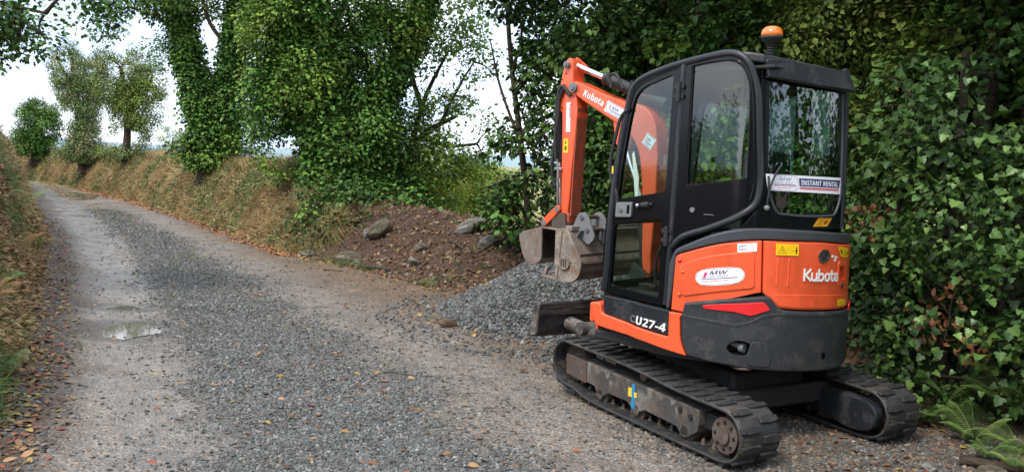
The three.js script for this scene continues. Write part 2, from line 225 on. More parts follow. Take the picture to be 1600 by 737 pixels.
{ // bank along the far side of the lane
  const line = new THREE.CatmullRomCurve3([V(-30, 0, -48), V(-21.4, 0, -40.6), V(-16.0, 0, -34.2), V(-10.1, 0, -25.5), V(-6.3, 0, -19.4), V(-4.15, 0, -15.9), V(-3.35, 0, -14.9), V(-2.7, 0, -15.1)]);
  const n = 170, P = line.getSpacedPoints(n - 1), foot = P.map(p => [p.x, p.z]), dirs = P.map((p, i) => { const t = line.getTangentAt(i / (n - 1)); return [-t.z, t.x]; }).map(([a, b]) => [a > 0 ? a : -a, a > 0 ? b : -b]);
  dirs.forEach((d, i) => { if (i > n - 8) { d[0] = lerp(d[0], 0.75, (i - n + 8) / 8); d[1] = lerp(d[1], -0.66, (i - n + 8) / 8); } });
  const prof = [[0, -0.05], [0.06, 0.12], [0.16, 0.36], [0.28, 0.62], [0.42, 0.88], [0.62, 1.1], [0.95, 1.25], [1.4, 1.26], [2.0, 1.1], [2.8, 0.55], [3.4, -0.1]];
  const b = bankSheet(foot, dirs, prof, 3, t => t > 0.92 ? lerp(1, 0.45, (t - 0.92) / 0.08) : 1);
  const o = mesh(scene, 'bank', b.g, bankMat); tag(o, 'earth bank with dry grass along the far side of the lane', 'bank', null, 'structure');
  const r = rng(71), A = new Copies(), B = new Copies(), G = new Copies(), I = new Copies(), D = new Copies();
  for (let i = 0; i < 17000; i++) {
    const u = 1 - Math.pow(r(), 1.5) * 0.93, k = 0.02 + 0.72 * r(), p = b.at(u, k), q = b.at(u, Math.min(1, k + 0.05)), nn = fbm(p.x * 0.45, p.y * 0.5, p.z * 0.45 + 3, 3) + 0.42 * (r() - 0.5);
    const top = k > 0.52; if (top && u > 0.93) continue; const green = nn > (top ? 0.18 : 0.13), c = green ? pick(GREENS, r) : pick(STRAW, r), v = 0.75 + 0.5 * r(), s = (top ? 0.34 : 0.26) * (0.6 + 0.8 * r());
    const di = dirs[Math.floor(u * (n - 1))], yaw = Math.atan2(-di[0], -di[1]), tilt = top ? 0.15 : 0.75 + 0.5 * r();
    const set = top ? (r() < 0.5 ? G : A) : (r() < 0.6 ? B : A);
    EU.set(tilt, yaw + (r() - 0.5) * 1.2, (r() - 0.5) * 0.5, 'YXZ'); Q.setFromEuler(EU);
    set.q(p.x, p.y - 0.02, p.z, s, s * (top ? 1.2 : 1), s, c[0] * v, c[1] * v, c[2] * v);
    if (r() < 0.10) { const q = pick([[0.26, 0.15, 0.06], [0.18, 0.10, 0.045], [0.34, 0.24, 0.10], [0.12, 0.15, 0.045]], r); D.add(p.x, p.y + 0.03, p.z, r() - 0.5, r() * 6, r() - 0.5, 0.8 + 0.4 * r(), 0.7, 0.8 + 0.4 * r(), ...q); }
    if (nn > 0.22 && r() < 0.5) { const g = pick(GREENS, r); I.add(p.x, p.y + 0.02, p.z, r(), r() * 6, r(), 0.8 + 0.5 * r(), 0.7, 0.8 + 0.5 * r(), g[0] * 0.8, g[1] * 0.8, g[2] * 0.8); }
  }
  for (let i = 0; i < 260; i++) { const u = 0.93 + 0.07 * r(), k = 0.15 + 0.5 * r(), p = b.at(u, k); if (r() < sst(u, 0.94, 0.99)) I.add(p.x - 0.05, p.y + 0.05, p.z + 0.05, r(), r() * 6, r(), 0.9 + 0.5 * r(), 0.8, 0.9 + 0.5 * r(), 0.035 + 0.03 * r(), 0.065 + 0.04 * r(), 0.018); }
  const g = thing('bank_grass', 'dry straw coloured grass and ivy draped over the far bank', 'grass'); g.userData.kind = 'stuff';
  A.build(g, 'grass', tuftA, grassMat); B.build(g, 'drooping_grass', tuftB, grassMat); G.build(g, 'seed_grass', tuftFine, grassMat); I.build(g, 'ivy', CL.ivy, leafMat); D.build(g, 'dead_bracken', CL.fine, leafMat);
}
let leftBankAt;
{ // bank beside the lane on the near left
  const line = new THREE.CatmullRomCurve3([V(-0.6, 0, 2), V(-2.25, 0, -3), V(-3.35, 0, -5.7), V(-4.05, 0, -7), V(-5.15, 0, -9.2), V(-6.6, 0, -12.1), V(-8.5, 0, -15.9), V(-11.9, 0, -21.6), V(-17.4, 0, -31.6), V(-21.5, 0, -37.5), V(-30, 0, -46)]);
  const n = 150, P = line.getSpacedPoints(n - 1), foot = P.map(p => [p.x, p.z]), dirs = P.map((p, i) => { const t = line.getTangentAt(i / (n - 1)); return [t.z, -t.x]; }).map(([a, b]) => a < 0 ? [a, b] : [-a, -b]);
  const prof = [[0, -0.05], [0.1, 0.12], [0.25, 0.4], [0.42, 0.75], [0.6, 1.1], [0.8, 1.4], [1.05, 1.6], [1.5, 1.68], [2.2, 1.5], [3.2, -0.1]];
  const b = bankSheet(foot, dirs, prof, 11, t => 0.9 + 0.44 * sst(t, 0.12, 0.3) - 0.2 * sst(t, 0.5, 0.8)); leftBankAt = b.at;
  tag(mesh(scene, 'bank_001', b.g, bankMat), 'steep bracken covered bank beside the left wheel track', 'bank', null, 'structure');
  const r = rng(72), A = new Copies(), B = new Copies(), G = new Copies(), I = new Copies(), L = new Copies();
  const BR = [[0.22, 0.115, 0.045], [0.28, 0.155, 0.06], [0.17, 0.085, 0.035], [0.30, 0.21, 0.09]];
  for (let i = 0; i < 12000; i++) {
    const u = 0.13 + 0.8 * Math.pow(r(), 1.1), k = 0.02 + 0.78 * r(), p = b.at(u, k), nn = fbm(p.x * 0.6 + 5, p.y, p.z * 0.6, 3) + 0.15 * (r() - 0.5), top = k > 0.55;
    const green = nn > (top ? -0.04 : 0.03), c = green ? pick(GREENS, r) : pick(top || r() < 0.6 ? STRAW : BR, r), v = 0.7 + 0.5 * r(), s = 0.30 * (0.6 + 0.8 * r());
    const di = dirs[Math.floor(u * (n - 1))], yaw = Math.atan2(-di[0], -di[1]);
    EU.set(top ? 0.2 : 0.8 + 0.5 * r(), yaw + (r() - 0.5) * 1.3, (r() - 0.5) * 0.6, 'YXZ'); Q.setFromEuler(EU);
    (top ? (r() < 0.5 ? G : A) : r() < 0.55 ? B : A).q(p.x, p.y - 0.02, p.z, s, s * (top ? 1.25 : 1), s, c[0] * v, c[1] * v, c[2] * v);
    if (green && r() < 0.25) I.add(p.x + 0.03, p.y + 0.02, p.z, r(), r() * 6, r(), 0.8, 0.7, 0.8, 0.05, 0.085, 0.025);
    if (!green && r() < 0.4) { const q = pick(BR, r); L.add(p.x + 0.05, p.y + 0.03, p.z, r() - 0.5, r() * 6, r() - 0.5, 1, 0.8, 1, q[0], q[1], q[2]); }
  }
  const g = thing('bank_grass', 'rusty brown bracken and grass on the bank by the left wheel track', 'grass'); g.userData.kind = 'stuff';
  A.build(g, 'grass', tuftA, grassMat); B.build(g, 'drooping_grass', tuftB, grassMat); G.build(g, 'seed_grass', tuftFine, grassMat); I.build(g, 'ivy', CL.ivy, leafMat); L.build(g, 'dead_bracken', CL.fine, leafMat);
}
{ // bank under the hedge behind the excavator
  const line = new THREE.CatmullRomCurve3([V(6.6, 0, 3), V(4.3, 0, -4), V(3.72, 0, -6.3), V(3.05, 0, -9), V(2.3, 0, -11.2), V(1.35, 0, -13.6), V(0.9, 0, -16.2)]);
  const n = 70, P = line.getSpacedPoints(n - 1), foot = P.map(p => [p.x, p.z]), dirs = P.map((p, i) => { const t = line.getTangentAt(i / (n - 1)); return [-t.z, t.x]; }).map(([a, b]) => a > 0 ? [a, b] : [-a, -b]);
  const b = bankSheet(foot, dirs, [[-0.25, -0.05], [-0.1, 0.15], [0.05, 0.5], [0.25, 0.85], [0.55, 1.05], [1.0, 1.1], [1.6, 0.9], [2.4, -0.1]], 21, () => 1);
  tag(mesh(scene, 'bank_002', b.g, bankMat), 'earth bank under the hedge behind the excavator', 'bank', null, 'structure');
  const r = rng(73), I = new Copies(); for (let i = 0; i < 2600; i++) { const p = b.at(0.2 + 0.8 * r(), 0.05 + 0.75 * r()), k = 0.5 + 0.7 * r(); I.add(p.x - 0.05, p.y + 0.04, p.z + 0.03, r(), r() * 6, r(), 0.9, 0.9, 0.9, 0.05 * k, 0.09 * k, 0.028 * k); }
  const g = thing('bank_ivy', 'dark creeping ivy over the bank behind the excavator', 'ivy'); g.userData.kind = 'stuff'; I.build(g, 'ivy', CL.ivy, leafMat);
}
// ---------- dirt mound across the gateway ----------
const mFoot = x => interp([-4.2, -3.6, -3.3, -2.35, -1.38, -0.59, 0.1, 1.0, 2.4], [-16.2, -15.1, -14.6, -13.6, -12.3, -11.2, -11.3, -11.0, -11.2], x);
const mCrest = x => interp([-4.2, -3, -2, -0.5, 1, 2.4], [-17, -16.0, -15.5, -14.5, -13.8, -13.6], x);
function moundH(x, z) { const f = mFoot(x), c = mCrest(x), t = (f - z) / (f - c); let H = interp([-4.2, -3.3, -2.6, -1.5, -0.4, 0.6, 2.4], [0.45, 0.80, 0.92, 0.84, 0.72, 0.66, 0.5], x); if (t <= 0) return -0.06; const s = t < 1 ? Math.pow(sst(t, 0, 1.05), 0.85) : 1 - 0.65 * sst(t, 1.05, 1.9); return H * s + (0.16 * fbm(x * 1.2, 4, z * 1.2, 4) + 0.06 * fbm(x * 5, 2, z * 5, 3)) * Math.min(1, t * 4); }
{
  const nx = 150, nz = 150, pos = [], uv = [], col = [], idx = [];
  for (let j = 0; j < nz; j++) for (let i = 0; i < nx; i++) { const x = -4.2 + 6.4 * i / (nx - 1), z = -18.5 + 8 * j / (nz - 1), n = fbm(x * 2, 1, z * 2, 3), c = mixc([0.115, 0.060, 0.034], [0.165, 0.098, 0.060], clamp(0.4 + n * 1.6, 0, 1)); pos.push(x, moundH(x, z) + (j === 0 ? -0.5 : 0), z); uv.push(x, z); col.push(...c); if (i && j) { const k = j * nx + i; idx.push(k - nx - 1, k - 1, k - nx, k - nx, k - 1, k); } }
  const g = new THREE.BufferGeometry(); g.setAttribute('position', new THREE.Float32BufferAttribute(pos, 3)); g.setAttribute('uv', new THREE.Float32BufferAttribute(uv, 2)); g.setAttribute('color', new THREE.Float32BufferAttribute(col, 3)); g.setIndex(idx); g.computeVertexNormals();
  const t = thing('dirt_mound', 'low mound of reddish brown soil across the field gateway', 'mound');
  const bm = pebble.bump.clone(); bm.repeat.set(0.5, 0.5); bm.needsUpdate = true; const pm = pebble.map.clone(); pm.repeat.set(0.5, 0.5); pm.needsUpdate = true;
  mesh(t, 'soil', g, new THREE.MeshStandardMaterial({ vertexColors: true, map: pm, bumpMap: bm, bumpScale: 0.03, roughness: 0.95, side: THREE.DoubleSide }));
  const r = rng(33), C = new Copies(), L = new Copies(), T = new Copies();
  for (let i = 0; i < 6500; i++) { const x = -4 + 5.6 * r(), f = mFoot(x), z = f + 0.3 - 4.6 * Math.pow(r(), 1.2), s = 0.008 + 0.03 * Math.pow(r(), 3), y = Math.max(moundH(x, z), groundH(x, z)), v = 0.6 + 0.7 * r(), c = r() < 0.86 ? [0.12, 0.068, 0.040] : [0.22, 0.175, 0.135]; C.add(x, y + s * 0.2, z, r() * 3, r() * 6, r() * 3, s * 1.3, s, s, c[0] * v, c[1] * v, c[2] * v); }
  for (let i = 0; i < 1500; i++) { const x = -4 + 5.4 * r(), z = mFoot(x) + 0.5 - 4 * r(), y = Math.max(moundH(x, z), groundH(x, z)), c = pick([[0.30, 0.13, 0.04], [0.38, 0.24, 0.07], [0.22, 0.10, 0.04], [0.42, 0.32, 0.08]], r), s = 0.04 + 0.035 * r(); L.add(x, y + 0.012, z, (r() - 0.5) * 0.9, r() * 6, (r() - 0.5) * 0.9, s, s, s * 1.3, c[0] * 0.6, c[1] * 0.6, c[2] * 0.6); }
  for (let i = 0; i < 160; i++) { const x = -3.8 + 4.4 * r(), z = mFoot(x) - 0.1 - 2.4 * r(); if (fbm(x * 1.1, 8, z * 1.1, 3) < 0.1) continue; const c = pick(GREENS, r); T.add(x, moundH(x, z), z, 0.2, r() * 6, 0.2, 0.15, 0.16, 0.15, ...c); }
  C.build(t, 'clods', stoneGeo[1], new THREE.MeshStandardMaterial({ roughness: 0.95, side: THREE.DoubleSide })); L.build(t, 'leaf_litter', ovalLeaf, leafMat); T.build(t, 'grass_sprigs', tuftA, grassMat);
}
const rockTex = dataTex(256, (() => { const a = tileNoise(81, 8), b = tileNoise(82, 30), c = tileNoise(83, 90); return (u, v) => { const t = 0.62 + 0.3 * (a(u, v) - 0.5) + 0.3 * (b(u, v) - 0.5) + 0.25 * (c(u, v) - 0.5); return [t, t, t - 0.02]; }; })(), true);
const rockMat = std(0.27, 0.225, 0.165, 0.9, { map: rockTex }), rockMat2 = std(0.38, 0.36, 0.33, 0.9, { map: rockTex });
function rock(label, x, z, sx, sy, sz, turn, seed, mat = rockMat, sink = 0.3, tilt = 0) {
  const g = new THREE.IcosahedronGeometry(1, 4), p = g.attributes.position, r = rng(seed), o = r() * 40, cuts = Array.from({ length: 7 }, () => [V(r() - 0.5, r() - 0.5, r() - 0.5).normalize(), 0.62 + 0.3 * r()]);
  for (let i = 0; i < p.count; i++) { const v = V(p.getX(i), p.getY(i), p.getZ(i)); for (const [n, d] of cuts) { const e = v.dot(n) - d; if (e > 0) v.addScaledVector(n, -e * 0.9); } const k = 1 + 0.14 * fbm(v.x * 1.4 + o, v.y * 1.4, v.z * 1.4, 4); p.setXYZ(i, v.x * k * sx, v.y * k * sy, v.z * k * sz); }
  g.computeVertexNormals(); const m = mesh(scene, numbered('rock'), g, mat); m.position.set(x, Math.max(moundH(x, z), groundH(x, z)) + sy * (1 - 2 * sink), z); m.rotation.set(0, turn, tilt); tag(m, label, 'rock'); return m;
}
rock('large mossy boulder tilted near the crest of the soil mound', -2.13, -14.35, 0.26, 0.13, 0.17, 0.3, 1, rockMat, 0.1, 0.62);
rock('flat brown rock half buried left of the tilted boulder', -2.55, -14.0, 0.24, 0.11, 0.18, 0.2, 2, rockMat, 0.3);
rock('small pale stone propped against the tilted boulder', -2.36, -14.45, 0.07, 0.09, 0.06, 0.6, 3, rockMat2, 0.1);
rock('pale angular stone lying alone in the middle of the mound', -1.4, -12.95, 0.12, 0.055, 0.085, 0.5, 4, rockMat2, 0.1, -0.5);
rock('long grey slab leaning at the hedge end of the mound', -0.62, -13.6, 0.30, 0.11, 0.16, 0.1, 5, rockMat2, 0.15, 0.35);
rock('rounded grey boulder beside the leaning slab', -0.36, -12.9, 0.17, 0.11, 0.13, 0.4, 6, rockMat2, 0.2, 0.3);
rock('brown stone just above the pale angular one', -1.35, -13.3, 0.13, 0.07, 0.09, 0.1, 7, rockMat, 0.25);
rock('squat rock at the foot of the grass bank', -3.35, -14.65, 0.13, 0.08, 0.1, 0, 8, rockMat, 0.25);
rock('brown stone beneath the flat half buried rock', -2.35, -13.75, 0.12, 0.07, 0.1, 0.7, 9, rockMat, 0.3);
rock('dirty stone block at the corner of the gravel heap', -0.62, -8.95, 0.115, 0.05, 0.08, 0.4, 10, std(0.30, 0.19, 0.13, 0.9, { map: rockTex }), 0.15);
rock('pale pebble on the shoulder of the gravel heap', -0.36, -10.4, 0.06, 0.05, 0.05, 0.4, 12, rockMat2, -0.1);
// ---------- heap of chippings ----------
function heapH(x, z) { const dx = x - 1.05, dz = z + 9.75, a = Math.atan2(dz, dx), R = 1.86 + 0.18 * Math.sin(a * 2 + 1) - (dx < 0 ? 0.22 : 0) * Math.abs(Math.cos(a)) + 0.15 * N3(Math.cos(a) * 2, Math.sin(a) * 2, 5), q = Math.hypot(dx, dz) / R; if (q > 1.06) return -0.05; const s = q < 1 ? 1 - q : -(q - 1); return 1.16 * (s > 0 ? s * (1 - 0.18 * (1 - s)) - 0.10 * Math.pow(Math.max(0, s - 0.65), 2) * 6 : s) + 0.05 * fbm(x * 2, 6, z * 2, 3); }
{
  const t = thing('gravel_heap', 'heap of blue grey stone chippings dumped beyond the dozer blade', 'gravel heap');
  const n = 130, pos = [], uv = [], idx = [];
  for (let j = 0; j < n; j++) for (let i = 0; i < n; i++) { const x = -1.4 + 4.6 * i / (n - 1), z = -12.1 + 4.8 * j / (n - 1); pos.push(x, heapH(x, z), z); uv.push(x, z); if (i && j) { const k = j * n + i; idx.push(k - n - 1, k - 1, k - n, k - n, k - 1, k); } }
  const g = new THREE.BufferGeometry(); g.setAttribute('position', new THREE.Float32BufferAttribute(pos, 3)); g.setAttribute('uv', new THREE.Float32BufferAttribute(uv, 2)); g.setIndex(idx); g.computeVertexNormals();
  mesh(t, 'heap_core', g, std(0.12, 0.13, 0.13, 0.9, { map: pebble.map, bumpMap: pebble.bump, bumpScale: 0.03 }));
  const r = rng(34), sets = [new Copies(), new Copies(), new Copies()], L = new Copies();
  for (let i = 0; i < 60000; i++) { const a = r() * 6.283, q = Math.sqrt(r()) * 2.35, x = 0.9 + Math.cos(a) * q, z = -9.7 + Math.sin(a) * q, h = heapH(x, z); if (h < -0.015 && r() < 0.93) continue; if (z < -11) continue; const s = 0.008 + 0.016 * Math.pow(r(), 1.6), v = 0.055 + 0.15 * r() * r() + (r() < 0.04 ? 0.10 : 0), c = r() < 0.86 ? [v * 0.94, v * 1.0, v * 0.98] : [v * 1.15, v, v * 0.8]; sets[i % 3].add(x, Math.max(h, groundH(x, z)) + s * 0.25, z, r() * 6, r() * 6, r() * 6, s * 1.3, s * 0.7, s, ...c); }
  for (let i = 0; i < 90; i++) { const a = r() * 6.28, q = 0.8 + 1.3 * r(), x = 0.9 + Math.cos(a) * q, z = -9.7 + Math.sin(a) * q, c = pick([[0.45, 0.30, 0.06], [0.30, 0.13, 0.05], [0.36, 0.22, 0.08]], r); L.add(x, Math.max(heapH(x, z), groundH(x, z)) + 0.03, z, (r() - 0.5), r() * 6, (r() - 0.5), 0.05, 0.05, 0.07, ...c); }
  sets.forEach((s, k) => s.build(t, 'chippings', stoneGeo[k], stoneMat)); L.build(t, 'leaf_litter', ovalLeaf, leafMat);
}

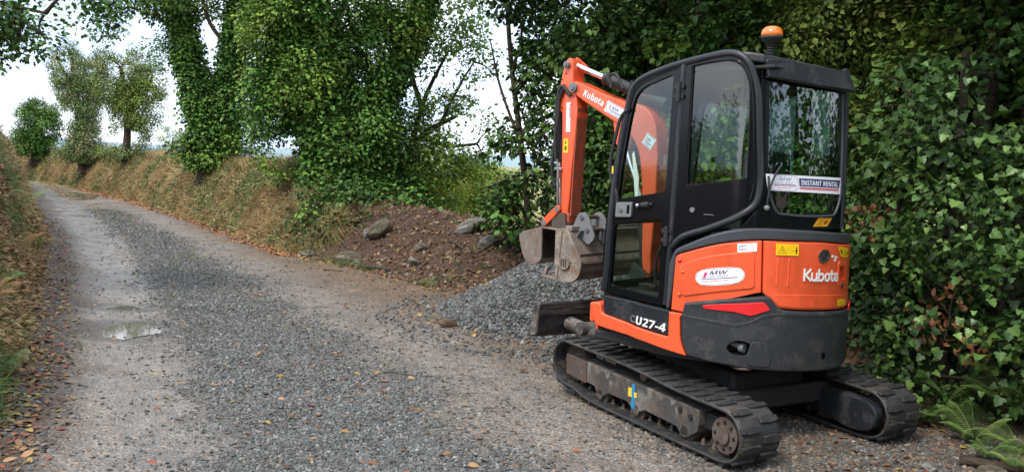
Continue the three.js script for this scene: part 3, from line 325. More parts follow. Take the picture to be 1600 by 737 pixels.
// ---------- trees and hedges: t = trunk and limbs, b = clumps of foliage [x, y, z, rx, ry, rz, density] ----------
const TREES = {stump:{t:[{p:[[-22.42,1.07,-42.0],[-22.41,2.44,-42.0],[-22.31,3.34,-42.0]],r:[0.271,0.12]}],b:[[-22.41,2.5,-42.0,0.93,1.2,0.93,1.0],[-22.62,1.69,-42.0,0.84,0.72,0.84,1.0],[-22.19,3.11,-42.0,0.66,0.6,0.66,1.0]]},thorn1:{t:[{p:[[-17.39,0.99,-36.0],[-17.53,2.9,-36.0],[-17.77,5.17,-36.0]],r:[0.181,0.077]},{p:[[-17.48,2.65,-36.0],[-17.07,3.68,-36.0],[-16.8,4.7,-36.0]],r:[0.103,0.052]},{p:[[-17.63,3.92,-36.0],[-18.21,4.78,-36.0],[-18.46,5.28,-36.0]],r:[0.077,0.026]}],b:[[-17.83,4.47,-36.0,0.77,0.93,0.77,1.0],[-17.43,3.04,-36.0,0.67,1.24,0.67,1.0],[-18.21,4.96,-36.0,0.52,0.52,0.52,0.6],[-17.38,1.94,-36.0,0.62,0.88,0.6,1.3],[-16.93,4.19,-36.0,0.46,0.77,0.46,0.7],[-17.63,3.54,-36.0,0.67,1.03,0.67,0.8],[-17.08,1.44,-36.0,0.88,0.36,0.8,0.9],[-18.43,5.35,-36.0,0.23,0.23,0.3,0.6],[-17.77,5.53,-36.0,0.28,0.28,0.3,0.6],[-16.8,5.01,-36.0,0.26,0.41,0.3,0.5],[-18.59,4.44,-36.0,0.26,0.31,0.3,0.5],[-17.9,1.41,-36.0,0.57,0.36,0.7,0.8]]},thorn2:{t:[{p:[[-13.92,1.24,-32.0],[-13.85,2.83,-32.0],[-14.07,4.51,-32.0]],r:[0.161,0.069]},{p:[[-13.85,2.6,-32.0],[-13.35,3.52,-32.0],[-12.94,4.21,-32.0]],r:[0.092,0.046]}],b:[[-14.12,3.99,-32.0,0.83,0.87,0.83,1.0],[-13.46,3.29,-32.0,0.78,1.05,0.78,0.9],[-14.48,4.43,-32.0,0.55,0.55,0.55,0.7],[-13.76,2.02,-32.0,0.64,0.78,0.6,1.3],[-12.89,4.03,-32.0,0.37,0.69,0.37,0.5],[-13.3,4.65,-32.0,0.5,0.37,0.5,0.6],[-13.8,3.06,-32.0,0.64,1.1,0.64,0.8],[-13.4,1.57,-32.0,0.92,0.32,0.8,0.9],[-14.71,4.96,-32.0,0.25,0.25,0.3,0.6],[-13.8,4.95,-32.0,0.3,0.28,0.3,0.6],[-12.71,3.54,-32.0,0.23,0.41,0.3,0.5],[-13.07,4.92,-32.0,0.23,0.23,0.3,0.5],[-14.27,1.57,-32.0,0.55,0.32,0.7,0.9]]},pale:{t:[{p:[[-19.91,1.41,-52.0],[-19.91,1.96,-52.0],[-19.84,2.34,-52.0]],r:[0.075,0.037]}],b:[[-20.14,2.36,-52.0,0.67,0.82,0.67,0.4],[-19.47,2.09,-52.0,0.82,0.67,0.82,0.4]]},twin:{t:[{p:[[-7.75,1.25,-22.5],[-7.87,2.72,-22.5],[-8.24,4.12,-22.5],[-8.62,5.98,-22.5]],r:[0.21,0.129]},{p:[[-7.42,1.26,-22.5],[-7.27,2.9,-22.5],[-7.0,4.48,-22.5],[-6.73,6.05,-22.5]],r:[0.21,0.129]},{p:[[-8.24,4.2,-22.5],[-8.91,4.89,-22.5],[-9.7,5.17,-22.5]],r:[0.064,0.032]},{p:[[-7.08,4.16,-22.5],[-7.64,4.77,-22.5],[-7.96,5.7,-22.5]],r:[0.064,0.032]}],iv:[[0,22],[1,21]],b:[[-7.54,1.8,-22.5,0.74,0.55,0.74,1.0],[-8.1,1.59,-22.5,0.42,0.32,0.42,1.0],[-9.78,4.98,-22.5,0.64,0.39,0.6,0.5],[-9.14,4.64,-22.5,0.39,0.55,0.6,0.4],[-7.72,5.24,-22.5,0.64,0.35,0.6,0.3],[-8.27,5.69,-22.5,1.77,0.61,1.5,0.8],[-8.91,4.02,-22.5,0.23,0.35,0.4,0.4],[-7.39,3.37,-22.5,0.19,0.64,0.4,0.3],[-10.26,4.45,-22.5,0.23,0.32,0.4,0.35],[-6.58,2.44,-22.5,0.39,0.97,0.5,0.8],[-6.51,3.71,-22.5,0.26,0.64,0.5,0.6]]},big:{t:[{p:[[-3.13,0.87,-17.0],[-3.46,2.19,-17.0],[-3.9,3.43,-17.0],[-4.4,5.01,-17.0]],r:[0.365,0.195]},{p:[[-3.01,1.48,-17.0],[-2.83,2.33,-17.0],[-2.25,3.43,-17.0],[-1.69,4.98,-17.0]],r:[0.268,0.11]},{p:[[-3.65,2.79,-17.0],[-4.2,3.36,-17.0],[-4.69,3.94,-17.0]],r:[0.097,0.037]},{p:[[-2.5,2.82,-17.0],[-3.0,3.64,-17.0],[-3.26,4.58,-17.0]],r:[0.085,0.037]}],iv:[[0,52],[1,20]],b:[[-4.35,4.01,-17.0,0.76,0.76,0.9,0.9],[-4.61,2.51,-17.0,0.44,0.85,0.6,0.9],[-3.95,2.9,-17.0,0.67,1.1,0.8,1.0],[-3.15,1.78,-17.0,0.73,0.68,0.9,1.0],[-2.81,3.29,-17.0,0.56,0.85,0.8,0.9],[-4.24,1.56,-17.0,0.56,0.39,0.7,1.0],[-2.34,1.02,-17.0,0.61,0.41,0.7,1.0],[-3.49,4.33,-17.0,0.97,0.61,1,0.9],[-2.05,4.15,-17.0,0.49,0.56,0.6,0.7],[-3.44,1.1,-17.0,0.61,0.32,0.8,1.0],[-2.61,2.22,-17.0,0.44,0.73,0.6,0.8],[-4.56,3.35,-17.0,0.27,0.49,0.5,0.8]]},light:{t:[{p:[[-2.42,0.86,-17.8],[-2.19,1.7,-17.8],[-1.74,2.21,-17.8],[-1.16,2.55,-17.8]],r:[0.115,0.038]},{p:[[-2.09,1.79,-17.8],[-1.8,2.9,-17.8],[-1.38,3.79,-17.8]],r:[0.064,0.026]},{p:[[-1.91,2.08,-17.8],[-1.33,1.94,-17.8],[-0.76,2.0,-17.8]],r:[0.051,0.026]},{p:[[-1.86,2.65,-17.8],[-2.13,3.52,-17.8],[-2.02,4.39,-17.8]],r:[0.051,0.026]},{p:[[-1.47,2.41,-17.8],[-1.11,3.18,-17.8],[-0.81,3.69,-17.8]],r:[0.038,0.013]}],b:[[-2.1,2.08,-17.8,0.56,0.59,0.7,0.9],[-1.48,2.92,-17.8,0.61,0.41,0.8,0.35],[-1.43,1.72,-17.8,0.66,0.46,0.8,0.8],[-1.23,3.73,-17.8,0.59,0.54,0.8,0.5],[-1.95,4.02,-17.8,0.59,0.59,0.8,0.7],[-0.91,2.81,-17.8,0.28,0.26,0.5,0.25],[-0.84,1.87,-17.8,0.23,0.18,0.4,0.4],[-1.81,1.01,-17.8,0.69,0.36,0.8,0.9],[-1.4,4.53,-17.8,0.77,0.38,0.9,0.6],[-0.55,2.26,-17.8,0.33,0.36,0.5,0.35],[-0.46,3.32,-17.8,0.28,0.38,0.5,0.25],[-0.62,1.62,-17.8,0.38,0.23,0.5,0.6],[-1.87,3.28,-17.8,0.38,0.38,0.5,0.5]]},bramble:{t:[{p:[[-2.73,0.71,-15.8],[-2.69,1.05,-15.8]],r:[0.057,0.023]},{p:[[-2.68,0.94,-15.8],[-2.06,1.07,-15.8]],r:[0.034,0.011]}],b:[[-2.8,1.02,-15.8,0.5,0.25,0.5,1.0],[-2.17,0.93,-15.8,0.45,0.18,0.5,1.0],[-3.36,1.03,-15.8,0.41,0.25,0.5,1.0],[-1.72,0.88,-15.8,0.34,0.14,0.4,0.8],[-3.4,0.77,-15.2,0.24,0.2,0.4,1.0]]},lime1:{t:[{p:[[-2.17,0.49,-20.0],[-2.11,1.06,-20.0]],r:[0.057,0.029]}],b:[[-2.12,1.14,-20.0,0.63,0.54,0.63,1.0],[-1.61,1.01,-20.0,0.52,0.46,0.52,1.0],[-2.54,0.91,-20.0,0.37,0.34,0.37,1.0]]},lime2:{t:[{p:[[-1.25,0.33,-22.0],[-1.26,0.88,-22.0]],r:[0.063,0.032]}],b:[[-1.27,1.04,-22.0,0.6,0.63,0.6,1.0],[-0.82,0.81,-22.0,0.47,0.47,0.47,1.0],[-1.62,1.26,-22.0,0.38,0.38,0.38,0.6]]},lime3:{t:[{p:[[-0.57,0.14,-24.0],[-0.55,0.66,-24.0]],r:[0.069,0.034]}],b:[[-0.47,0.83,-24.0,0.58,0.58,0.58,1.0],[-0.04,0.76,-24.0,0.41,0.58,0.41,1.0],[-0.73,1.08,-24.0,0.45,0.45,0.45,0.9],[-1.16,0.98,-24.0,0.45,0.52,0.45,1.0]]},gate:{t:[{p:[[0.36,0.18,-12.6],[0.1,1.8,-12.6],[-0.1,3.12,-12.6],[-0.2,4.08,-12.6]],r:[0.054,0.027]},{p:[[0.06,1.98,-12.6],[-0.25,2.76,-12.6],[-0.4,3.38,-12.6]],r:[0.027,0.009]},{p:[[-0.02,2.6,-12.6],[0.22,3.22,-12.6],[0.42,3.84,-12.6]],r:[0.027,0.009]},{p:[[-0.08,2.95,-12.6],[0.04,3.39,-12.6],[-0.02,3.83,-12.6]],r:[0.027,0.009]},{p:[[0.09,2.06,-12.6],[0.38,2.61,-12.6],[0.54,3.14,-12.6]],r:[0.027,0.009]}],b:[[-0.03,0.94,-12.6,0.34,0.47,0.7,1.0],[0.31,1.62,-12.6,0.36,0.42,0.7,1.0],[0.37,2.39,-12.6,0.27,0.36,0.6,0.75],[-0.05,3.39,-12.6,0.29,0.36,0.6,0.45],[0.46,3.49,-12.6,0.42,0.45,0.8,0.8],[-0.2,3.84,-12.6,0.45,0.22,0.7,0.8],[0.67,1.1,-12.6,0.33,0.54,0.7,1.0],[-0.29,1.33,-12.6,0.14,0.23,0.4,0.7],[0.14,0.49,-12.6,0.27,0.23,0.5,1.0],[0.32,2.96,-12.6,0.31,0.31,0.5,0.8],[-0.18,1.83,-12.6,0.23,0.36,0.5,0.6],[-0.28,0.97,-12.6,0.18,0.27,0.4,0.9],[0.02,2.6,-12.6,0.2,0.27,0.5,0.3]]},mid:{t:[{p:[[1.01,-0.06,-10.8],[0.97,1.74,-10.8],[1.0,2.88,-10.8],[1.0,3.85,-10.8]],r:[0.093,0.046]},{p:[[0.98,2.42,-10.8],[1.37,3.12,-10.8],[1.66,3.5,-10.8]],r:[0.046,0.023]}],b:[[0.91,3.18,-10.8,0.51,0.46,0.8,1.0],[0.83,2.27,-10.8,0.36,0.46,0.7,1.0],[1.05,1.66,-10.8,0.46,0.46,0.8,1.0],[1.0,0.96,-10.8,0.46,0.46,0.8,1.0],[1.43,3.42,-10.8,0.54,0.36,0.8,1.0],[1.35,2.82,-10.8,0.39,0.39,0.7,1.0],[1.53,1.37,-10.8,0.54,0.93,0.7,1.0],[1.93,2.53,-10.8,0.46,0.62,0.6,1.0]]},cabtree:{t:[{p:[[1.95,-0.3,-9.2],[1.83,1.44,-9.2],[1.83,2.61,-9.2],[1.82,3.57,-9.2]],r:[0.066,0.033]}],b:[[1.74,3.18,-9.2,0.49,0.33,0.7,0.9],[2.19,3.26,-9.2,0.44,0.26,0.7,0.9],[1.72,2.9,-9.2,0.26,0.2,0.4,0.7],[2.4,2.95,-9.2,0.36,0.26,0.6,0.8],[2.12,2.1,-9.2,0.53,0.73,0.5,1.0],[2.73,1.8,-9.2,0.46,0.92,0.5,1.0],[1.99,0.91,-9.2,0.79,0.79,0.5,1.0]]},olive:{t:[{p:[[3.29,-0.32,-8.4],[3.11,1.51,-8.4],[2.91,2.69,-8.4],[2.81,3.44,-8.4]],r:[0.054,0.03]},{p:[[2.92,2.57,-8.4],[3.19,2.93,-8.4],[3.41,3.23,-8.4]],r:[0.03,0.012]}],b:[[2.67,2.94,-8.4,0.4,0.3,0.6,0.85],[3.16,2.96,-8.4,0.36,0.31,0.6,0.85],[3.15,2.29,-8.4,0.24,0.48,0.5,0.8],[3.54,3.06,-8.4,0.3,0.24,0.6,0.8],[2.88,3.21,-8.4,0.42,0.18,0.6,0.8],[3.24,1.33,-8.4,0.26,0.66,0.6,1.0],[2.97,1.74,-8.4,0.36,0.9,0.4,1.0]]},corner:{t:[{p:[[3.85,0.93,-7.4],[3.83,2.1,-7.4],[3.92,2.72,-7.4],[3.97,3.29,-7.4]],r:[0.069,0.058]},{p:[[3.89,2.56,-7.4],[3.74,2.92,-7.4],[3.69,3.28,-7.4]],r:[0.048,0.032]},{p:[[4.22,0.94,-7.4],[4.18,2.37,-7.4],[4.14,3.29,-7.4]],r:[0.042,0.027]}],b:[[3.84,3.03,-7.4,0.37,0.19,0.6,0.8],[3.49,2.81,-7.4,0.27,0.19,0.5,0.7],[4.08,2.67,-7.4,0.21,0.32,0.5,0.8],[3.3,2.6,-7.4,0.27,0.18,0.5,0.8]]},ivy:{t:[{p:[[3.22,-0.03,-6.5],[3.19,0.88,-6.5],[3.22,1.81,-6.5],[3.21,2.59,-6.5]],r:[0.042,0.028]},{p:[[2.83,0.15,-6.5],[2.79,1.1,-6.5],[2.84,2.03,-6.5]],r:[0.033,0.023]},{p:[[3.65,-0.02,-6.5],[3.58,1.12,-6.5],[3.48,2.05,-6.5]],r:[0.033,0.023]}],b:[[2.87,2.19,-6.4,0.35,0.3,0.8,1.0],[3.11,1.94,-6.2,0.36,0.4,0.8,1.0],[2.82,1.62,-6.4,0.29,0.37,0.8,1.0],[3.02,1.32,-6.1,0.39,0.35,0.8,1.0],[3.24,1.52,-5.9,0.21,0.47,0.8,1.0],[2.77,1.01,-6.4,0.29,0.37,0.8,1.0],[3.07,0.73,-6.2,0.4,0.29,0.8,1.0],[3.22,0.89,-5.8,0.21,0.33,0.8,1.0],[2.81,0.41,-6.5,0.23,0.21,0.6,0.8],[3.46,2.42,-6.6,0.28,0.28,0.8,1.0],[2.78,1.31,-6.8,0.19,0.58,0.8,1.0],[3.1,0.25,-6.3,0.41,0.18,0.6,0.7],[3.41,0.49,-5.9,0.21,0.25,0.6,0.9]]},over:{t:[{p:[[-7.25,0.78,-9.5],[-7.07,2.14,-9.5],[-6.71,3.08,-9.5],[-6.22,3.81,-9.5]],r:[0.095,0.054]},{p:[[-6.71,3.08,-9.5],[-5.97,3.23,-9.5],[-5.3,3.13,-9.5],[-4.97,3.07,-9.5]],r:[0.041,0.014]}],b:[[-5.3,3.03,-9.5,0.31,0.23,0.5,0.8],[-4.9,3.11,-9.5,0.27,0.18,0.5,0.7],[-5.34,2.67,-9.5,0.18,0.15,0.4,0.6],[-5.91,3.04,-9.5,0.54,0.48,0.8,1.0],[-6.71,3.28,-9.5,0.75,0.61,0.9,1.0],[-5.04,2.81,-9.5,0.18,0.14,0.3,0.7],[-5.25,2.78,-9.5,0.23,0.2,0.4,0.8],[-4.5,3.28,-9.5,0.34,0.15,0.5,0.7]]}};
const PAL = {
  dark: [[0.036, 0.090, 0.015], [0.052, 0.118, 0.019], [0.026, 0.068, 0.013], [0.080, 0.155, 0.026]],
  ivy: [[0.048, 0.125, 0.018], [0.074, 0.170, 0.025], [0.032, 0.084, 0.015], [0.130, 0.230, 0.038]],
  hedge: [[0.036, 0.082, 0.016], [0.056, 0.116, 0.022], [0.024, 0.056, 0.013], [0.094, 0.165, 0.034]],
  fresh: [[0.110, 0.200, 0.026], [0.140, 0.235, 0.034], [0.080, 0.155, 0.022], [0.190, 0.265, 0.042]],
  lime: [[0.24, 0.31, 0.05], [0.30, 0.35, 0.06], [0.19, 0.27, 0.045], [0.36, 0.37, 0.08]],
  olive: [[0.105, 0.160, 0.028], [0.140, 0.200, 0.036], [0.072, 0.118, 0.022], [0.190, 0.230, 0.048]],
  thorn: [[0.125, 0.190, 0.060], [0.155, 0.215, 0.072], [0.098, 0.155, 0.048], [0.20, 0.185, 0.085]],
};
const bark = dataTex(256, (() => { const a = tileNoise(201, 40), b = tileNoise(202, 9), c = tileNoise(203, 100); return (u, v) => { const t = 0.5 + 0.45 * (a(u, v * 0.25) - 0.5) + 0.3 * (b(u, v) - 0.5) + 0.3 * (c(u, v * 0.5) - 0.5); return [t + 0.03, t, t - 0.04]; }; })(), true, 3, 8);
const barkMat = std(0.17, 0.135, 0.10, 0.95, { map: bark });
function limb(pts, r0, r1, seed = 1) { // tapered, slightly crooked
  const c = new THREE.CatmullRomCurve3(pts.map(p => V(...p))), n = Math.max(8, Math.round(c.getLength() * 6)), fr = c.computeFrenetFrames(n, false), m = 9, pos = [], uv = [], idx = [];
  for (let i = 0; i <= n; i++) { const t = i / n, p = c.getPoint(t), R = lerp(r0, r1, t) * (i === 0 ? 1.25 : 1); for (let k = 0; k <= m; k++) { const a = k / m * 6.2832, w = R * (1 + 0.18 * N3(Math.cos(a) * 1.5 + seed, p.y * 1.3, Math.sin(a) * 1.5)); const o = fr.normals[i].clone().multiplyScalar(Math.cos(a) * w).addScaledVector(fr.binormals[i], Math.sin(a) * w); pos.push(p.x + o.x, p.y + o.y, p.z + o.z); uv.push(k / m, t * c.getLength() * 0.5); if (i && k) { const q = i * (m + 1) + k; idx.push(q - m - 2, q - 1, q - m - 1, q - m - 1, q - 1, q); } } }
  const g = new THREE.BufferGeometry(); g.setAttribute('position', new THREE.Float32BufferAttribute(pos, 3)); g.setAttribute('uv', new THREE.Float32BufferAttribute(uv, 2)); g.setIndex(idx); g.computeVertexNormals(); return g;
}
const treeMat = { dark: phys(1, 1, 1, 0.55, { specularIntensity: 0.6 }), thin: phys(1, 1, 1, 1, { transmission: 0.45, thickness: 0, ior: 1.2 }) };
let leafCount = 0;
function tree(name, label, spec, { pal, pal2, leaf = 'tree', dens = 42, size = 1, mat = 'dark', seed = 1, group, ivyPal = 'ivy', gap = 0.0, category = 'tree' }) {
  const r = rng(seed * 77 + 5), base = spec.t[0].p[0], T = thing(name, label, category, [0, 0, 0], 0, group);
  T.position.set(base[0], Math.min(base[1], 1.3), base[2]); const ox = -T.position.x, oy = -T.position.y, oz = -T.position.z;
  const parts = spec.t.map((q, i) => { const p = q.p.map(a => [...a]); if (i === 0) p[0][1] -= 0.35; return limb(p, q.r[0], q.r[1], seed + i); });
  // twigs from the limbs into each clump of leaves
  const joints = spec.t.flatMap(q => new THREE.CatmullRomCurve3(q.p.map(a => V(...a))).getPoints(12));
  for (const b of spec.b) { const c = V(b[0], b[1], b[2]); let best = joints[0]; for (const j of joints) if (j.distanceTo(c) < best.distanceTo(c)) best = j; const L = best.distanceTo(c); if (L > 0.15) { const mid = best.clone().lerp(c, 0.5).add(V((r() - 0.5) * 0.25 * L, 0.12 * L, (r() - 0.5) * 0.25 * L)); parts.push(limb([best.toArray(), mid.toArray(), c.toArray()], Math.min(0.05, 0.012 + L * 0.02), 0.008, seed)); for (let k = 0; k < 4; k++) { const e = c.clone().add(V((r() - 0.5) * 1.5 * b[3], (r() - 0.3) * 1.3 * b[4], (r() - 0.5) * 1.4 * b[5])); parts.push(limb([mid.clone().lerp(c, 0.5).toArray(), c.clone().lerp(e, 0.4).add(V(0, 0.05 * L, 0)).toArray(), e.toArray()], 0.013, 0.004, seed + k)); } } }
  mesh(T, 'trunk', merge(parts).translate(ox, oy, oz), barkMat);
  const C = new Copies(), I = new Copies(), area = leaf === 'small' ? 1.6 : 1;
  for (const b of spec.b) {
    const n = Math.round(2.6 * dens * area * b[6] * (b[3] * b[4] * 3.14) * (0.7 + 0.5 * b[5]) / (size * size)), P = PAL[pal2 && r() < 0.5 ? pal2 : pal];
    for (let i = 0; i < n; i++) {
      const v = V(r() * 2 - 1, r() * 2 - 1, r() * 2 - 1); if (v.lengthSq() > 1) { i--; continue; } const l = v.length(); v.multiplyScalar(Math.pow(l, -0.35));
      const x = b[0] + v.x * b[3] * 1.08, y = b[1] + v.y * b[4] * 1.08, z = b[2] + v.z * b[5];
      const gn = fbm(x * 1.5 + seed, y * 1.5, z * 1.5, 3); if (gn < -0.14 + gap || fbm(x * 0.75 + 7, y * 0.75 + seed, z * 0.75, 2) < -0.20) continue;
      const c = pick(P, r), k = 0.65 + 0.75 * r(), s = size * (0.6 + 0.75 * r());
      C.add(x + ox, y + oy, z + oz, (r() - 0.5) * 0.9, r() * 6.28, (r() - 0.5) * 0.9, s, s, s, c[0] * k, c[1] * k, c[2] * k);
    }
  }
  for (const [ti, rp] of spec.iv || []) { // ivy sleeve round a trunk
    const q = spec.t[ti], c = new THREE.CatmullRomCurve3(q.p.map(a => V(...a))), L = c.getLength(), R = rp * (q.r[0] / (spec.t[ti].r[0] / (q.r[0] || 1)) ? 1 : 1) * spec.k;
    const n = Math.round(L * R * 6.28 * 75); for (let i = 0; i < n; i++) { const t = Math.pow(r(), 1.05), p = c.getPoint(t), a = r() * 6.28, w = R * (1.05 - 0.35 * t) * (0.7 + 0.4 * r()) * (1 + 0.55 * fbm(p.y * 1.1, Math.cos(a) * 1.2 + seed, Math.sin(a) * 1.2, 3)), cc = pick(PAL[ivyPal], r), k = 0.7 + 0.6 * r(), s = 0.9 + 0.6 * r(); I.add(p.x + Math.cos(a) * w + ox, p.y + oy, p.z + Math.sin(a) * w + oz, (r() - 0.3) * 0.8, r() * 6.28, (r() - 0.5) * 0.8, s, s, s, cc[0] * k, cc[1] * k, cc[2] * k); }
  }
  leafCount += C.m.length / 16 + I.m.length / 16;
  C.build(T, 'crown', CL[leaf], treeMat[mat]); if (spec.iv) I.build(T, 'ivy', CL.ivy, treeMat.dark);
  return T;
}
// crowns above the picture, arching over hedge and lane
for (const [k, list] of Object.entries({ gate: [[0.5, 4.6, -12.2, 1.5, 0.7, 1.4]], mid: [[1.2, 4.5, -10.4, 1.5, 0.8, 1.4], [2.6, 5.0, -10.8, 1.4, 0.9, 1.4]], cabtree: [[2.2, 4.2, -8.4, 1.5, 0.7, 1.3], [3.2, 4.8, -8.8, 1.4, 0.9, 1.4]], olive: [[3.1, 4.0, -6.9, 1.4, 0.6, 1.2], [4.2, 4.6, -7.4, 1.3, 0.9, 1.3]], corner: [[3.6, 3.9, -5.4, 1.4, 0.6, 1.2], [4.8, 4.2, -6.2, 1.3, 0.9, 1.3]], big: [[-3.6, 6.4, -16.6, 2.0, 1.0, 1.8]] })) for (const b of list) TREES[k].b.push([...b, 0.75]);
TREES.twin.k = 22.5 / 1395; TREES.big.k = 17 / 1395;
tree('ivy_stump', 'round ivy covered stump on the bank beyond the lane bend', TREES.stump, { pal: 'ivy', dens: 40, seed: 1 });
tree('hawthorn_tree', 'tall wispy hawthorn on the bank beside the ivy stump', TREES.thorn1, { pal: 'thorn', leaf: 'fine', dens: 56, seed: 2, gap: 0.02 });
tree('hawthorn_tree', 'brownish hawthorn leaning towards the twin ivy trunks', TREES.thorn2, { pal: 'thorn', pal2: 'olive', leaf: 'fine', dens: 56, seed: 3, gap: 0.02 });
tree('field_shrub', 'faint pale shrub in the field behind the bank', TREES.pale, { pal: 'fresh', leaf: 'fine', dens: 34, seed: 4, category: 'shrub' });
tree('ivy_tree', 'tree with two ivy clad trunks on the grass bank', TREES.twin, { pal: 'ivy', pal2: 'fresh', dens: 34, seed: 5, gap: 0.05 });
tree('ivy_tree', 'massive ivy smothered tree with a dark leaning bough', TREES.big, { pal: 'fresh', pal2: 'ivy', dens: 52, seed: 6, gap: -0.01 });
tree('ash_tree', 'light green open tree against the sky above the soil mound', TREES.light, { pal: 'fresh', dens: 36, seed: 7, mat: 'thin', gap: 0.04 });
tree('field_shrub', 'bright lime shrub behind the crest of the soil mound', TREES.lime1, { pal: 'lime', leaf: 'fine', dens: 52, seed: 8, mat: 'thin', category: 'shrub' });
tree('field_shrub', 'yellow green shrub in the gap past the lime shrub', TREES.lime2, { pal: 'lime', leaf: 'fine', dens: 52, seed: 9, mat: 'thin', category: 'shrub' });
tree('field_shrub', 'small yellow shrub half hidden by the gateway tree', TREES.lime3, { pal: 'lime', leaf: 'fine', dens: 52, seed: 10, mat: 'thin', category: 'shrub' });
tree('bramble_bush', 'dark bramble bush hanging over the top of the soil mound', TREES.bramble, { pal: 'dark', pal2: 'ivy', leaf: 'oval', dens: 50, seed: 19, category: 'bush' });
tree('gateway_tree', 'tangled dark hedge tree with bare twigs between mound and excavator arm', TREES.gate, { pal: 'hedge', pal2: 'dark', leaf: 'oval', dens: 58, seed: 11, gap: 0.05 });
tree('hedge_tree', 'dense dark hedge tree behind the excavator arm', TREES.mid, { pal: 'hedge', pal2: 'dark', leaf: 'oval', dens: 60, seed: 12, gap: 0.03 });
tree('hedge_tree', 'leafy hedge tree reaching over the cab roof', TREES.cabtree, { pal: 'dark', pal2: 'fresh', leaf: 'oval', dens: 60, seed: 13 });
tree('hedge_tree', 'olive green hedge tree behind the amber beacon', TREES.olive, { pal: 'olive', leaf: 'fine', dens: 72, seed: 14, gap: -0.02 });
tree('hedge_tree', 'hedge tree with bare forked trunks above the ivy hedge', TREES.corner, { pal: 'olive', pal2: 'ivy', leaf: 'oval', dens: 62, seed: 15, gap: -0.02 });
const ivyHedge = tree('ivy_hedge', 'glossy ivy hedge behind the right hand track of the excavator', TREES.ivy, { pal: 'hedge', leaf: 'ivy', dens: 46, size: 0.86, seed: 16, category: 'hedge', gap: 0.06 });
tree('ash_tree', 'branch of an overhanging tree on the bracken bank', TREES.over, { pal: 'ivy', pal2: 'dark', dens: 34, seed: 17, size: 0.8 });
// trees behind the photographer, which the cab windows mirror
[[-6.5, 7, 3.0, 2.0], [-1.5, 9.5, 5.2, 2.6], [3.5, 8, 4.6, 2.3], [7.5, 3, 4.4, 2.2], [-10, 1, 2.7, 2.0], [-4, 15, 6.2, 3.2], [5, 15, 6, 3]].forEach(([x, z, h, R], i) => tree('roadside_tree', 'leafy roadside tree behind the photographer', { t: [{ p: [[x, 0, z], [x + 0.2, h * 0.4, z], [x, h * 0.8, z + 0.2]], r: [0.16, 0.06] }], b: [[x, h * 0.62, z, R, h * 0.28, R, 0.8], [x + R * 0.5, h * 0.85, z, R * 0.6, h * 0.2, R * 0.6, 0.6], [x - R * 0.6, h * 0.5, z, R * 0.6, h * 0.3, R * 0.6, 0.7], [x, h * 0.2, z, R * 0.9, h * 0.2, R * 0.7, 0.8]] }, { pal: 'dark', dens: 24, seed: 30 + i, size: 1.3, gap: 0.05, group: 'trees behind the photographer' }));
[[5.1, -4.4], [5.5, -2.2], [6.1, 0.2]].forEach(([x, z], i) => tree('hedge_tree', 'hedge tree further along beyond the ferns', { t: [{ p: [[x, 0, z], [x + 0.1, 1.6, z], [x, 3.4, z + 0.2]], r: [0.12, 0.05] }], b: [[x, 2.3, z, 1.0, 1.0, 1.0, 0.7], [x + 0.3, 3.5, z, 0.9, 0.6, 0.9, 0.5], [x - 0.2, 1.0, z, 0.9, 0.9, 0.9, 0.8]] }, { pal: 'dark', leaf: 'oval', dens: 34, seed: 50 + i, size: 1.2, gap: 0.05, group: 'hedge trees beyond the ferns' }));
[[4.9, -9.6, 6.2], [3.7, -12.8, 6.0], [6.3, -7.4, 6.0], [2.6, -16.0, 5.6], [6.9, -11.5, 7.0]].forEach(([x, z, h], i) => tree('backing_tree', 'tall olive green tree standing in the field beyond the hedge bank', { t: [{ p: [[x, 0, z], [x + 0.1, h * 0.4, z], [x, h * 0.8, z + 0.2]], r: [0.16, 0.06] }], b: [[x, h * 0.3, z, 1.4, h * 0.28, 1.2, 0.9], [x - 0.3, h * 0.58, z, 1.6, h * 0.24, 1.3, 0.9], [x + 0.3, h * 0.82, z, 1.4, h * 0.18, 1.2, 0.8], [x - 1.1, h * 0.45, z, 0.9, h * 0.3, 0.9, 0.8], [x + 1.1, h * 0.45, z, 0.9, h * 0.3, 0.9, 0.8]] }, { pal: 'olive', dens: 30, seed: 60 + i, size: 1.3, gap: -0.02, group: 'trees in the field beyond the hedge bank' }));
